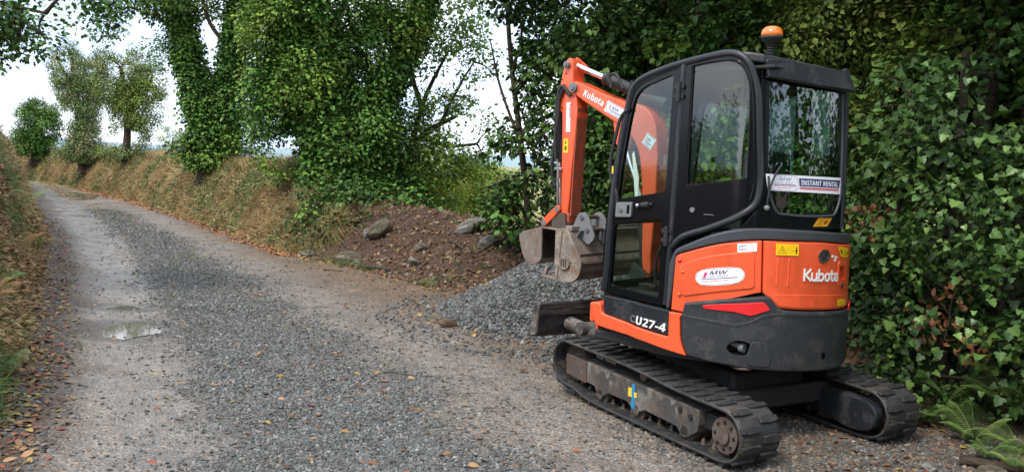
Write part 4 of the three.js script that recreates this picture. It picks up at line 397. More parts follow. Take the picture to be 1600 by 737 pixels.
{ // the nearest ivy leaves, one by one, on the face of the hedge
  const r = rng(401), geos = [oneIvy(0), oneIvy(1), oneIvy(2)], mats = [[0.048, 0.105, 0.022], [0.074, 0.145, 0.030], [0.032, 0.072, 0.017], [0.115, 0.195, 0.044]].map(c => phys(...c, 0.4, { specularIntensity: 0.8 }));
  const bl = TREES.ivy.b, P = ivyHedge.position; let n = 0;
  for (let tries = 0; n < 290 && tries < 5000; tries++) {
    const b = pick(bl, r), a = r() * 6.28, e = Math.acos(r() * 2 - 1), v = V(Math.sin(e) * Math.cos(a), Math.cos(e), Math.sin(e) * Math.sin(a)), p = V(b[0] + v.x * b[3], b[1] + v.y * b[4], b[2] + v.z * b[5]);
    const toCam = V(-p.x, 0, -p.z).normalize(); if (v.dot(toCam) < 0.35 || fbm(p.x * 1.6, p.y * 1.6, p.z * 1.6, 2) < -0.05 || p.x / -p.z > 0.585 || p.y > 2.75) continue;
    const m = mesh(ivyHedge, 'ivy_leaf', geos[n % 3], mats[Math.floor(r() * 4)]), s = 0.028 + 0.042 * r() * r() + 0.012 * r(), nrm = v.clone().add(V((r() - 0.5) * 0.9, 0.5 + (r() - 0.5) * 0.6, (r() - 0.5) * 0.9)).normalize(), dir = V((r() - 0.5) * 1.4, -0.8 - 0.4 * r(), (r() - 0.5) * 0.8); dir.addScaledVector(nrm, -dir.dot(nrm)).normalize();
    m.quaternion.setFromRotationMatrix(new THREE.Matrix4().makeBasis(dir.clone().cross(nrm), dir, nrm)); m.position.copy(p.addScaledVector(v, 0.07 + 0.08 * r())).sub(P); m.scale.setScalar(s); n++;
  }
}
console.log('leaf clusters', leafCount);

// ---------- mini excavator ----------
const font = await new FontLoader().loadAsync('fonts/droid/droid_sans_bold.typeface.json');
const PHI = 18 * Math.PI / 180;
function planCurve(pts) { // plan outline [x, z] walked from front left round the back; s is the distance walked
  const S = [0]; for (let i = 1; i < pts.length; i++) S.push(S[i - 1] + Math.hypot(pts[i][0] - pts[i - 1][0], pts[i][1] - pts[i - 1][1]));
  const tan = pts.map((p, i) => { const a = pts[Math.max(0, i - 1)], b = pts[Math.min(pts.length - 1, i + 1)], l = Math.hypot(b[0] - a[0], b[1] - a[1]); return [(b[0] - a[0]) / l, (b[1] - a[1]) / l]; });
  return s => { let i = 0; while (i < S.length - 2 && s > S[i + 1]) i++; const u = (s - S[i]) / (S[i + 1] - S[i]), uc = clamp(u, 0, 1), tx = lerp(tan[i][0], tan[i + 1][0], uc), tz = lerp(tan[i][1], tan[i + 1][1], uc), l = Math.hypot(tx, tz); return { x: lerp(pts[i][0], pts[i + 1][0], u), z: lerp(pts[i][1], pts[i + 1][1], u), tx: tx / l, tz: tz / l }; };
}
function roundOff(pts, k = 10) { // Catmull-Rom through the points
  const c = new THREE.CatmullRomCurve3(pts.map(p => V(p[0], 0, p[1])), false, 'centripetal'); return c.getPoints(pts.length * k).map(p => [p.x, p.z]);
}
const bodyPts = [[0.62, -0.705]]; for (let a = -110; a <= 110; a += 2) bodyPts.push([-0.775 * Math.cos(a * Math.PI / 180), 0.775 * Math.sin(a * Math.PI / 180)]); bodyPts.push([0.62, 0.705]);
const BODY = planCurve(bodyPts);
const cabPts = [[0.57, -0.655], [0.335, -0.660], [0.10, -0.665], [-0.02, -0.6505], [-0.20, -0.629], [-0.36, -0.610], [-0.415, -0.598], [-0.46, -0.575], [-0.495, -0.545], [-0.515, -0.505], [-0.545, -0.43], [-0.63, -0.19], [-0.685, 0.0], [-0.70, 0.12], [-0.70, 0.22]];
const CAB = planCurve(cabPts);
const tess = new TessellateModifier(0.07, 7);
// cab sides lean inwards towards the roof
const cabLean = y => y > 1.25 ? -0.03 * Math.pow((y - 1.25) / 1.15, 1.6) : 0;
function wrap(curve, geo, off = 0, lean = null) { // (x, y, z) of geo = (distance along the outline, height, outwards)
  const p = geo.attributes.position, n = geo.attributes.normal;
  for (let i = 0; i < p.count; i++) { const q = curve(p.getX(i)), o = p.getZ(i) + off + (lean ? lean(p.getY(i)) : 0), nx = -q.tz, nz = q.tx, a = n.getX(i), c = n.getZ(i), ny = n.getY(i); p.setXYZ(i, q.x + nx * o, p.getY(i), q.z + nz * o); n.setXYZ(i, q.tx * a + nx * c, ny, q.tz * a + nz * c); }
  return geo;
}
function shapeOf(pts, r = 0) { // polygon with rounded corners
  const s = new THREE.Shape(); const n = pts.length;
  if (!r) { pts.forEach((p, i) => s[i ? 'lineTo' : 'moveTo'](p[0], p[1])); return s; }
  for (let i = 0; i < n; i++) { const a = pts[(i + n - 1) % n], b = pts[i], c = pts[(i + 1) % n], rr = b[2] ?? r, la = Math.hypot(a[0] - b[0], a[1] - b[1]), lc = Math.hypot(c[0] - b[0], c[1] - b[1]), ka = Math.min(rr, la * 0.48) / la, kc = Math.min(rr, lc * 0.48) / lc; const p = [b[0] + (a[0] - b[0]) * ka, b[1] + (a[1] - b[1]) * ka], q = [b[0] + (c[0] - b[0]) * kc, b[1] + (c[1] - b[1]) * kc]; s[i ? 'lineTo' : 'moveTo'](p[0], p[1]); s.quadraticCurveTo(b[0], b[1], q[0], q[1]); }
  s.closePath(); return s;
}
function panelGeo(curve, pts, { r = 0.015, depth = 0.02, bevel = 0.006, off = 0, holes = [], lean = null } = {}) {
  const s = shapeOf(pts, r); for (const h of holes) s.holes.push(h instanceof THREE.Path ? h : shapeOf(h, h.r ?? 0.03));
  const g = new THREE.ExtrudeGeometry(s, { depth, bevelEnabled: bevel > 0, bevelThickness: bevel, bevelSize: bevel * 0.9, bevelOffset: -bevel * 0.9, bevelSegments: 3, curveSegments: 8 });
  return wrap(curve, tess.modify(g), off, lean);
}
function sheetGeo(curve, pts, r, off, lean) { const g = new THREE.ShapeGeometry(shapeOf(pts, r), 8); return wrap(curve, tess.modify(g.toNonIndexed()), off, lean); }
function quadOn(curve, c, off, lean, n = 10) { // a sticker from its four corners: [top left, top right, bottom right, bottom left] in (s, y)
  const g = new THREE.PlaneGeometry(1, 1, n, 2), p = g.attributes.position;
  for (let i = 0; i < p.count; i++) { const u = p.getX(i) + 0.5, v = 0.5 - p.getY(i), x = lerp(lerp(c[0][0], c[1][0], u), lerp(c[3][0], c[2][0], u), v), y = lerp(lerp(c[0][1], c[1][1], u), lerp(c[3][1], c[2][1], u), v); p.setXYZ(i, x, y, 0); }
  return wrap(curve, g, off, lean);
}
const canvasTex = (w, h, draw) => { const c = document.createElement('canvas'); c.width = w; c.height = h; draw(c.getContext('2d'), w, h); const t = new THREE.CanvasTexture(c); t.colorSpace = THREE.SRGBColorSpace; t.anisotropy = 8; return t; };
const sticker = (w, h, draw, rough = 0.35) => new THREE.MeshStandardMaterial({ map: canvasTex(w, h, draw), roughness: rough, side: THREE.DoubleSide });
// paint and metal
const scuff = (seed, lo, hi) => dataTex(256, (() => { const a = tileNoise(seed, 6), b = tileNoise(seed + 1, 40), c = tileNoise(seed + 2, 128); return (u, v) => { const t = lo + (hi - lo) * clamp(0.5 * a(u, v) + 0.3 * b(u, v) + 0.35 * c(u, v) * c(u, v), 0, 1); return [t, t, t]; }; })());
const MT = {
  orange: phys(0.82, 0.108, 0.034, 0.36, { clearcoat: 0.5, clearcoatRoughness: 0.22 }),
  plastic: phys(0.022, 0.0245, 0.029, 0.5, { roughnessMap: scuff(101, 0.75, 1.25) }),
  band: phys(0.045, 0.050, 0.058, 0.45),
  black: phys(0.005, 0.0055, 0.007, 0.18, { specularIntensity: 0.7 }),
  step: phys(0.012, 0.0145, 0.019, 0.38, { specularIntensity: 0.8, roughnessMap: scuff(111, 0.7, 1.4) }),
  dark: std(0.016, 0.016, 0.017, 0.6), inside: std(0.020, 0.021, 0.022, 0.85),
  rubber: std(0.026, 0.027, 0.028, 0.62, { map: null }),
  steel: std(0.55, 0.56, 0.58, 0.28, { metalness: 1 }), chrome: std(0.8, 0.8, 0.82, 0.12, { metalness: 1 }),
  grey: std(0.16, 0.165, 0.17, 0.5), white: std(0.82, 0.82, 0.80, 0.4), red: phys(0.72, 0.018, 0.022, 0.25, { clearcoat: 0.6 }),
  glass: phys(0.76, 0.87, 0.82, 0.02, { transmission: 1, thickness: 0, ior: 1.8, specularIntensity: 1 }),
  glassRear: phys(0.30, 0.52, 0.43, 0.02, { transmission: 1, thickness: 0, ior: 2.1, specularIntensity: 1 }),
  amber: phys(0.95, 0.22, 0.012, 0.12, { clearcoat: 1, transmission: 0.25, thickness: 0 }),
};
const grime = (seed, base, dirt, rust, amt) => { const a = tileNoise(seed, 5), b = tileNoise(seed + 1, 18), c = tileNoise(seed + 2, 70), e = tileNoise(seed + 3, 9); return dataTex(512, (u, v) => { const t = sst(0.5 * a(u, v) + 0.32 * b(u, v) + 0.18 * c(u, v), 0.5 - amt, 0.68 - amt * 0.4), q = sst(0.6 * e(u, v) + 0.4 * c(u, v), 0.55, 0.75), k = 0.9 + 0.2 * c(u, v); const m = mixc(mixc(base, dirt, t), rust, q * 0.8); return m.map(w => Math.pow(w * k, 1 / 2.2)); }, true, 1.4, 1.4); };
MT.frame = new THREE.MeshStandardMaterial({ map: grime(131, [0.050, 0.049, 0.048], [0.19, 0.175, 0.155], [0.085, 0.058, 0.042], 0.06), roughness: 0.7, side: THREE.DoubleSide });
MT.rust = new THREE.MeshStandardMaterial({ map: grime(141, [0.075, 0.055, 0.047], [0.13, 0.105, 0.088], [0.11, 0.055, 0.032], 0.05), roughness: 0.75, side: THREE.DoubleSide });
MT.bucket = new THREE.MeshStandardMaterial({ map: grime(151, [0.20, 0.165, 0.14], [0.34, 0.29, 0.24], [0.16, 0.08, 0.045], 0.10), roughness: 0.62, metalness: 0.15, side: THREE.DoubleSide });
MT.armRust = new THREE.MeshStandardMaterial({ map: grime(161, [0.50, 0.075, 0.025], [0.30, 0.075, 0.035], [0.115, 0.045, 0.028], 0.2), roughness: 0.6, side: THREE.DoubleSide });
MT.rubber.map = grime(171, [0.013, 0.0135, 0.0145], [0.034, 0.033, 0.032], [0.070, 0.055, 0.040], -0.06); MT.rubber.color.set(0xffffff);
MT.blade = new THREE.MeshStandardMaterial({ map: grime(181, [0.016, 0.017, 0.020], [0.035, 0.036, 0.04], [0.12, 0.085, 0.06], 0.0), roughness: 0.45, side: THREE.DoubleSide });
{ // road film, drip marks and scratches on the paint
  const film = (seed, dirt, amt, scr, scol) => { const a = tileNoise(seed, 5), b = tileNoise(seed + 1, 26), c = tileNoise(seed + 2, 150), s = tileNoise(seed + 3, 64), w = tileNoise(seed + 4, 11); return dataTex(1024, (u, v) => { const t = sst(0.45 * a(u, v) + 0.3 * b(u, v * 0.35) + 0.25 * c(u, v), 0.48, 0.80) * amt, q = (s(u * 0.9 + v * 0.5, v * 3.2 - u * 0.3) > 0.93 && w(u, v) > 0.62) ? scr : 0; const sp = c(u, v) > 0.94 && b(u, v) > 0.45 ? 0.35 : 0; return [0, 1, 2].map(i => lerp(lerp(1, dirt[i], Math.min(1, t + sp * amt * 2)), scol[i], q)); }, true); };
  MT.orange.map = film(301, [0.66, 0.64, 0.62], 0.26, 0.25, [0.75, 0.95, 1]); MT.orange.roughnessMap = scuff(311, 0.75, 1.5);
  MT.plastic.map = null; MT.plastic.color.set(0xffffff); MT.plastic.map = grime(321, [0.021, 0.0235, 0.028], [0.034, 0.036, 0.040], [0.048, 0.047, 0.045], -0.06);
  MT.step.color.set(0xffffff); MT.step.map = grime(331, [0.011, 0.0135, 0.018], [0.024, 0.026, 0.030], [0.040, 0.041, 0.043], -0.04);
}
const digger = thing('mini_excavator', 'orange and black mini excavator with glazed cab parked on rubber tracks', 'excavator', [1.48, 0.0, -6.08], 2.069);
const up = (name, geo, mat, parent = digger) => { const m = mesh(parent, name, geo, mat); if (parent === digger) m.rotation.y = PHI; return m; };
const box = (w, h, d, x, y, z, r = 0.008) => new RoundedBoxGeometry(w, h, d, 2, Math.min(r, w / 2.1, h / 2.1, d / 2.1)).translate(x, y, z);
const cyl = (r0, r1, h, x, y, z, axis = 'y', seg = 24) => { const g = new THREE.CylinderGeometry(r0, r1, h, seg); if (axis === 'x') g.rotateZ(Math.PI / 2); if (axis === 'z') g.rotateX(Math.PI / 2); return g.translate(x, y, z); };
const rod = (a, b, r0, r1 = r0, seg = 16) => { const d = b.clone().sub(a), g = new THREE.CylinderGeometry(r1, r0, d.length(), seg); g.applyQuaternion(new THREE.Quaternion().setFromUnitVectors(V(0, 1, 0), d.clone().normalize())); return g.translate((a.x + b.x) / 2, (a.y + b.y) / 2, (a.z + b.z) / 2); };
const tube = (pts, r, seg = 40, rs = 8) => new THREE.TubeGeometry(new THREE.CatmullRomCurve3(pts, false, 'centripetal'), seg, r, rs);
const plate = (pts, z0, z1, r = 0.02, bevel = 0.005, holes = []) => { const s = shapeOf(pts, r); holes.forEach(h => s.holes.push(h)); return new THREE.ExtrudeGeometry(s, { depth: z1 - z0 - 2 * bevel, bevelEnabled: true, bevelThickness: bevel, bevelSize: bevel, bevelOffset: -bevel, bevelSegments: 2, curveSegments: 8 }).translate(0, 0, z0 + bevel); };
const circ = (x, y, r) => { const p = new THREE.Path(); p.absarc(x, y, r, 0, Math.PI * 2, true); return p; };

{ // ---- undercarriage ----
  const trackPath = (() => { // centre line of the belt, seen from the side
    const F = [0.845, 0.232, 0.160], B = [-0.855, 0.178, 0.150], p = [];
    const arc = (c, a0, a1, n) => { for (let i = 0; i <= n; i++) { const a = lerp(a0, a1, i / n); p.push([c[0] + c[2] * Math.cos(a), c[1] + c[2] * Math.sin(a)]); } };
    arc(F, -Math.PI * 0.42, Math.PI * 0.52, 16);
    for (const [x, y] of [[0.6, 0.388], [0.35, 0.386], [0.1, 0.378], [-0.1, 0.366], [-0.35, 0.345], [-0.6, 0.334]]) p.push([x, y]);
    arc(B, Math.PI * 0.51, Math.PI * 1.5, 18);
    for (const [x, y] of [[-0.6, 0.026], [-0.2, 0.026], [0.2, 0.027], [0.46, 0.03], [0.6, 0.045], [0.74, 0.072]]) p.push([x, y]);
    return new THREE.CatmullRomCurve3(p.map(q => V(q[0], q[1], 0)), true, 'centripetal');
  })();
  const NS = 176, C = trackPath.getSpacedPoints(NS).slice(0, NS), T = C.map((_, i) => C[(i + 1) % NS].clone().sub(C[(i + NS - 1) % NS]).normalize());
  const sec = [[-0.150, -0.004], [-0.146, 0.009], [-0.12, 0.013], [0.12, 0.013], [0.146, 0.009], [0.150, -0.004], [0.142, -0.012], [0.05, -0.012], [-0.05, -0.012], [-0.142, -0.012]];
  const pos = [], idx = [], uv = []; for (let i = 0; i <= NS; i++) sec.forEach(([w, h], k) => { const c = C[i % NS], t = T[i % NS]; pos.push(c.x + t.y * h, c.y - t.x * h, w); uv.push(i / NS * 4, k / sec.length * 0.5); if (i) { const a = (i - 1) * sec.length + k, b = (i - 1) * sec.length + (k + 1) % sec.length, d = a + sec.length, e = b + sec.length; idx.push(a, b, d, d, b, e); } });
  const belt = new THREE.BufferGeometry(); belt.setAttribute('position', new THREE.Float32BufferAttribute(pos, 3)); belt.setAttribute('uv', new THREE.Float32BufferAttribute(uv, 2)); belt.setIndex(idx); belt.computeVertexNormals();
  const lugShape = new THREE.Shape(); [[-0.010, 0], [0.008, 0], [0.014, 0.052], [0.008, 0.128], [-0.014, 0.128], [-0.018, 0.06]].forEach((q, i) => lugShape[i ? 'lineTo' : 'moveTo'](q[0] * 1.35, q[1]));
  const lugGeo = new THREE.ExtrudeGeometry(lugShape, { depth: 0.014, bevelEnabled: true, bevelThickness: 0.004, bevelSize: 0.004, bevelSegments: 1 }).rotateX(-Math.PI / 2); // length along z, up y
  const teeth = [];
  const NL = 42;
  for (const sd of [-1, 1]) {
    const b = mesh(digger, 'rubber_track', belt, MT.rubber); b.position.z = sd * 0.6;
    for (let i = 0; i < NL * 2; i++) {
      const f = (i / (NL * 2)) * NS, k = Math.floor(f) % NS, c = C[k], t = T[k], m = mesh(b, 'lug', lugGeo, MT.rubber), side = i % 2 ? 1 : -1;
      // outward normal of the belt is (t.y, -t.x)
      const nx = t.y, ny = -t.x, B = new THREE.Matrix4().makeBasis(V(-t.x * side, -t.y * side, 0), V(nx, ny, 0), V(0, 0, 0)); const X = V(t.x * side, t.y * side, 0), Y = V(nx, ny, 0), Z = X.clone().cross(Y); B.makeBasis(X, Y, Z); m.quaternion.setFromRotationMatrix(B); m.position.set(c.x + nx * 0.0095, c.y + ny * 0.0095, Z.z > 0 ? 0.142 : -0.142);
    }
    const tl = []; for (let i = 0; i < NL; i++) { const k = Math.floor(i / NL * NS), c = C[k], t = T[k], a = Math.atan2(t.y, t.x); for (const w of [-0.036, 0.036]) { const g = new THREE.CylinderGeometry(0.010, 0.019, 0.036, 4); g.rotateY(Math.PI / 4); g.rotateZ(a); tl.push(g.translate(c.x - t.y * 0.028, c.y + t.x * 0.028, w)); } }
    const tm = mesh(b, 'guide_teeth', merge(tl), MT.rust, 'stuff');
    // side beam with scalloped lower edge
    const outer = [[0.876, 0.285], [0.866, 0.150], [0.62, 0.138], [0.52, 0.132], [0.478, 0.082], [0.42, 0.082], [0.345, 0.122], [0.125, 0.122], [0.055, 0.084], [-0.005, 0.084], [-0.08, 0.114], [-0.395, 0.100], [-0.44, 0.062], [-0.50, 0.062], [-0.579, 0.112], [-0.600, 0.165], [-0.595, 0.255], [0.33, 0.277]];
    const fr = mesh(digger, 'track_frame', plate(outer, -0.055, 0.105, 0.012, 0.006), MT.frame); fr.position.z = sd < 0 ? -0.645 : 0.595;
    mesh(fr, 'idler_fork', plate([[0.885, 0.292], [0.878, 0.146], [0.615, 0.130], [0.612, 0.285]], sd < 0 ? -0.064 : 0.1, sd < 0 ? -0.050 : 0.114, 0.01, 0.003), MT.rust);
    for (const bx of [-0.43, -0.53]) mesh(fr, 'bolt', cyl(0.018, 0.018, 0.016, bx, 0.215 - (bx < -0.5 ? 0.02 : 0), sd < 0 ? -0.058 : 0.108, 'z', 6), MT.dark);
    if (sd < 0) { mesh(fr, 'blue_paint_stripe', box(0.035, 0.165, 0.004, 0.055, 0.175, -0.0565, 0.001), std(0.02, 0.22, 0.42, 0.6)); mesh(fr, 'yellow_sticker', box(0.075, 0.06, 0.003, 0.075, 0.195, -0.0565, 0.001), std(0.75, 0.55, 0.03, 0.5)); mesh(fr, 'yellow_sticker', box(0.028, 0.035, 0.003, 0.028, 0.19, -0.0595, 0.001), std(0.75, 0.55, 0.03, 0.5)); }
    for (const rx of [0.45, 0.025, -0.47]) { const w = mesh(digger, 'track_roller', merge([cyl(0.066, 0.066, 0.05, rx, 0.092, -0.045, 'z'), cyl(0.066, 0.066, 0.05, rx, 0.092, 0.045, 'z'), cyl(0.035, 0.035, 0.20, rx, 0.092, 0, 'z')]), MT.rust); w.position.z = sd * 0.6; }
    { const w = mesh(digger, 'carrier_roller', cyl(0.036, 0.036, 0.12, 0.0, 0.324, 0, 'z'), MT.rust); w.position.z = sd * 0.61; }
    const idl = mesh(digger, 'idler_wheel', merge([new THREE.LatheGeometry([[0, -0.055], [0.05, -0.06], [0.06, -0.03], [0.105, -0.025], [0.125, -0.05], [0.145, -0.045], [0.145, 0.045], [0.125, 0.05], [0.105, 0.025], [0.06, 0.03], [0.05, 0.06], [0, 0.055]].map(q => new THREE.Vector2(q[0], q[1])), 36).rotateX(Math.PI / 2)]), MT.rust); idl.position.set(0.845, 0.232, sd * 0.6);
    const spr = mesh(digger, 'drive_sprocket', merge([cyl(0.118, 0.118, 0.03, 0, 0, 0, 'z', 40), ...Array.from({ length: 19 }, (_, i) => { const a = i / 19 * 6.283; return box(0.030, 0.026, 0.03, 0.122, 0, 0, 0.004).rotateZ(a); })]), MT.rust); spr.position.set(-0.855, 0.178, sd * 0.6);
    // final drive: round cover outside, tear-drop guard inside
    const fd = mesh(digger, 'final_drive', merge([cyl(0.098, 0.105, 0.075, 0, 0, 0, 'z', 36), cyl(0.105, 0.112, 0.03, 0, 0, sd * -0.05, 'z', 36), cyl(0.045, 0.05, 0.02, 0, 0, sd * 0.045, 'z', 24)]), MT.rust); fd.position.set(-0.835, 0.172, sd * 0.67);
    for (let i = 0; i < 8; i++) mesh(fd, 'bolt', cyl(0.010, 0.010, 0.012, Math.cos(i * 0.785) * 0.078, Math.sin(i * 0.785) * 0.078, sd * 0.041, 'z', 6), MT.dark);
    const gd = mesh(digger, 'motor_guard', plate([[-0.48, 0.255, 0.03], [-0.72, 0.288, 0.1], [-0.93, 0.262, 0.1], [-0.965, 0.165, 0.1], [-0.90, 0.070, 0.1], [-0.72, 0.062, 0.06], [-0.48, 0.120, 0.03]], -0.02, 0.055, 0.05, 0.012), MT.step); gd.position.z = sd < 0 ? -0.50 : 0.435;
    mesh(digger, 'frame_strut', merge([rod(V(-0.62, 0.20, sd * 0.60), V(-0.80, 0.21, sd * 0.62), 0.045), box(0.16, 0.10, 0.1, -0.64, 0.19, sd * 0.6)]), MT.dark);
  }
  const body = mesh(digger, 'undercarriage', merge([box(0.95, 0.16, 0.62, 0.02, 0.34, 0, 0.03), box(0.30, 0.14, 1.06, 0.38, 0.24, 0, 0.03), box(0.34, 0.14, 1.06, -0.34, 0.24, 0, 0.03)]), MT.dark);
  mesh(digger, 'slew_ring', cyl(0.34, 0.34, 0.10, 0, 0.455, 0, 'y', 48), MT.dark);
  // dozer blade
  const bl = mesh(digger, 'dozer_blade', plate([[1.285, 0.608], [1.30, 0.608], [1.315, 0.50], [1.32, 0.42], [1.35, 0.345], [1.325, 0.345], [1.29, 0.42], [1.285, 0.50]], -0.735, 0.735, 0.006, 0.003), MT.blade);
  mesh(bl, 'top_rib', box(0.03, 0.10, 1.46, 1.272, 0.555, 0, 0.008), MT.blade); mesh(bl, 'cutting_edge', box(0.02, 0.07, 1.48, 1.352, 0.365, 0, 0.004), MT.rust);
  for (const s of [-1, 1]) { const hs = new THREE.Path(); hs.absellipse(1.283, 0.555, 0.012, 0.04, 0, Math.PI * 2, true); mesh(bl, 'end_plate', plate([[1.245, 0.615], [1.325, 0.615], [1.360, 0.345], [1.275, 0.36]], s * 0.745 - 0.009, s * 0.745 + 0.009, 0.015, 0.003, [hs]), MT.frame); }
  for (const s of [-1, 1]) mesh(bl, 'blade_arm', rod(V(0.45, 0.335, s * 0.36), V(1.29, 0.435, s * 0.44), 0.062, 0.055), MT.frame);
  mesh(bl, 'push_bar', rod(V(1.02, 0.44, -0.52), V(1.02, 0.44, 0.52), 0.05), MT.frame);
  mesh(bl, 'lift_cylinder', merge([rod(V(0.40, 0.40, 0), V(0.95, 0.50, 0), 0.045), rod(V(0.95, 0.50, 0), V(1.26, 0.52, 0), 0.025)]), MT.dark);
}

{ // ---- engine house, counterweight, skirt ----
  const RIGHT = 2.98;
  up('deck', merge([new THREE.CylinderGeometry(0.735, 0.72, 0.07, 48).translate(0, 0.545, 0), box(0.62, 0.07, 1.36, 0.29, 0.545, 0, 0.02)]), MT.dark);
  up('counterweight', panelGeo(BODY, [[0.790, 0.870, 0.01], [0.92, 0.898, 0.1], [1.04, 0.918, 0.1], [1.285, 0.945, 0.03], [1.36, 0.862, 0.03], [1.50, 0.850], [2.0, 0.822], [2.35, 0.82], [2.70, 0.86], [RIGHT, 0.86], [RIGHT, 0.56], [2.6, 0.50], [2.15, 0.462], [1.84, 0.462], [1.17, 0.498], [0.97, 0.523, 0.05], [0.822, 0.545, 0.02], [0.781, 0.628, 0.05], [0.770, 0.778, 0.02]], { r: 0.03, depth: 0.105, bevel: 0.016, off: -0.100, holes: [(() => { const p = new THREE.Path(); p.absellipse(1.125, 0.625, 0.088, 0.060, 0, Math.PI * 2, true); return p; })(), (() => { const p = new THREE.Path(); p.absellipse(1.70, 0.563, 0.035, 0.036, 0, Math.PI * 2, true); return p; })()] }), MT.plastic);
  const cw = digger.children[digger.children.length - 1];
  up('pocket', panelGeo(BODY, [[0.98, 0.74], [1.28, 0.74], [1.28, 0.53], [0.98, 0.53]], { depth: 0.02, off: -0.13, bevel: 0 }), MT.dark, cw);
  up('pocket', panelGeo(BODY, [[1.62, 0.64], [1.80, 0.64], [1.80, 0.50], [1.62, 0.50]], { depth: 0.02, off: -0.13, bevel: 0 }), MT.dark, cw);
  { const a = BODY(1.075), b = BODY(1.15), P = (q, y, o) => V(q.x - q.tz * o, y, q.z + q.tx * o); up('tow_hook', merge([rod(P(a, 0.640, -0.06), P(b, 0.622, -0.02), 0.017), cyl(0.03, 0.03, 0.03, ...P(b, 0.62, -0.025).toArray(), 'x', 20)]), MT.grey, cw); const c = BODY(1.16); const tor = new THREE.TorusGeometry(0.06, 0.010, 8, 24); tor.rotateX(Math.PI / 2); const pc = P(c, 0.497, -0.05); up('tie_ring', tor.translate(pc.x, pc.y, pc.z), MT.rust, cw); const h = BODY(1.712); up('rubber_bung', new THREE.SphereGeometry(0.022, 12, 8).translate(...P(h, 0.556, -0.045).toArray()), MT.grey, cw); }
  // moulded swage: a raised pressing that follows the lower half of the weight
  up('swage', panelGeo(BODY, [[0.784, 0.800], [0.90, 0.790], [1.10, 0.770], [1.18, 0.790], [1.26, 0.836], [1.36, 0.848], [1.50, 0.836], [1.98, 0.808], [1.98, 0.792], [1.50, 0.815], [1.35, 0.826], [1.25, 0.808], [1.115, 0.746], [0.90, 0.768], [0.784, 0.778]], { r: 0.006, depth: 0.012, bevel: 0.005, off: 0.006 }), MT.plastic, cw);
  up('scoop', panelGeo(BODY, [[1.19, 0.665, 0.02], [1.265, 0.668, 0.03], [1.305, 0.63, 0.03], [1.315, 0.545], [1.30, 0.512], [1.18, 0.520], [1.165, 0.56]], { r: 0.03, depth: 0.006, bevel: 0.005, off: 0.016 }), MT.plastic, cw);
  up('reflector', panelGeo(BODY, [[0.900, 0.868], [1.02, 0.886], [1.252, 0.909], [1.292, 0.862], [1.178, 0.822], [1.085, 0.842], [0.909, 0.848]], { r: 0.012, depth: 0.004, bevel: 0.003, off: 0.021 }), MT.red, cw);
  up('reflector', panelGeo(BODY, [[2.06, 0.85], [2.11, 0.86], [2.22, 0.86], [2.22, 0.82], [2.06, 0.81]], { r: 0.01, depth: 0.004, bevel: 0.003, off: 0.021 }), MT.red, cw);
  const side = up('engine_cover', panelGeo(BODY, [[0.712, 1.155, 0.03], [0.944, 1.236, 0.1], [1.10, 1.264, 0.1], [1.226, 1.275, 0.006], [1.238, 0.962, 0.006], [1.10, 0.934, 0.1], [0.949, 0.912, 0.06], [0.800, 0.880, 0.01], [0.788, 0.808, 0.008], [0.697, 0.815, 0.008]], { depth: 0.035, bevel: 0.008, off: -0.038 }), MT.orange);
  up('raised_field', panelGeo(BODY, [[0.742, 1.098, 0.05], [0.90, 1.166, 0.1], [1.09, 1.200, 0.1], [1.185, 1.208, 0.03], [1.195, 0.988, 0.03], [1.08, 0.972, 0.1], [0.93, 0.945, 0.1], [0.765, 0.905, 0.04]], { depth: 0.006, bevel: 0.006, off: 0.002 }), MT.orange, side);
  for (const [s, y] of [[0.768, 1.058], [0.752, 0.918]]) { const q = BODY(s); up('bolt', new THREE.SphereGeometry(0.011, 12, 8).translate(q.x - q.tz * 0.012, y, q.z + q.tx * 0.012), MT.orange, side); }
  { const q = BODY(0.742); up('red_cap', new THREE.SphereGeometry(0.014, 12, 8).translate(q.x - q.tz * 0.004, 1.126, q.z + q.tx * 0.004), MT.red, side); }
  const hood = up('rear_hood', panelGeo(BODY, [[1.236, 1.274, 0.006], [1.617, 1.267], [1.96, 1.240, 0.05], [2.30, 1.225, 0.05], [2.62, 1.20], [2.62, 0.862], [2.35, 0.826], [2.0, 0.832], [1.50, 0.858], [1.350, 0.870, 0.02], [1.249, 0.960, 0.01]], { r: 0.02, depth: 0.04, bevel: 0.010, off: -0.042, holes: [Object.assign([[1.845, 1.120], [1.935, 1.112], [1.950, 1.022], [1.850, 1.026]], { r: 0.012 })] }), MT.orange);
  up('latch_recess', panelGeo(BODY, [[1.83, 1.13], [1.96, 1.12], [1.96, 1.01], [1.83, 1.01]], { depth: 0.01, bevel: 0, off: -0.055 }), MT.dark, hood);
  up('latch', panelGeo(BODY, [[1.868, 1.11], [1.918, 1.106], [1.925, 1.045], [1.870, 1.048]], { depth: 0.012, bevel: 0.004, off: -0.030, r: 0.008 }), MT.grey, hood);
  up('latch_surround', panelGeo(BODY, [[1.825, 1.145], [1.975, 1.135], [1.985, 0.965], [1.93, 0.955], [1.84, 0.975]], { depth: 0.003, bevel: 0.003, off: 0.006, r: 0.03, holes: [Object.assign([[1.843, 1.122], [1.937, 1.114], [1.952, 1.020], [1.848, 1.024]], { r: 0.012 })] }), MT.orange, hood);
  { const q = BODY(1.893); up('keyhole', cyl(0.014, 0.014, 0.016, 0, 0, 0, 'z', 16).rotateY(Math.PI / 2).translate(q.x - q.tz * 0.012, 0.988, q.z + q.tx * 0.012), MT.dark, hood); }
  for (const s of [1.320, 1.393]) up('rib', panelGeo(BODY, [[s, 1.172], [s + 0.016, 1.172], [s + 0.016, 0.998], [s, 0.998]], { r: 0.006, depth: 0.002, bevel: 0.005, off: 0.004 }), MT.orange, hood);
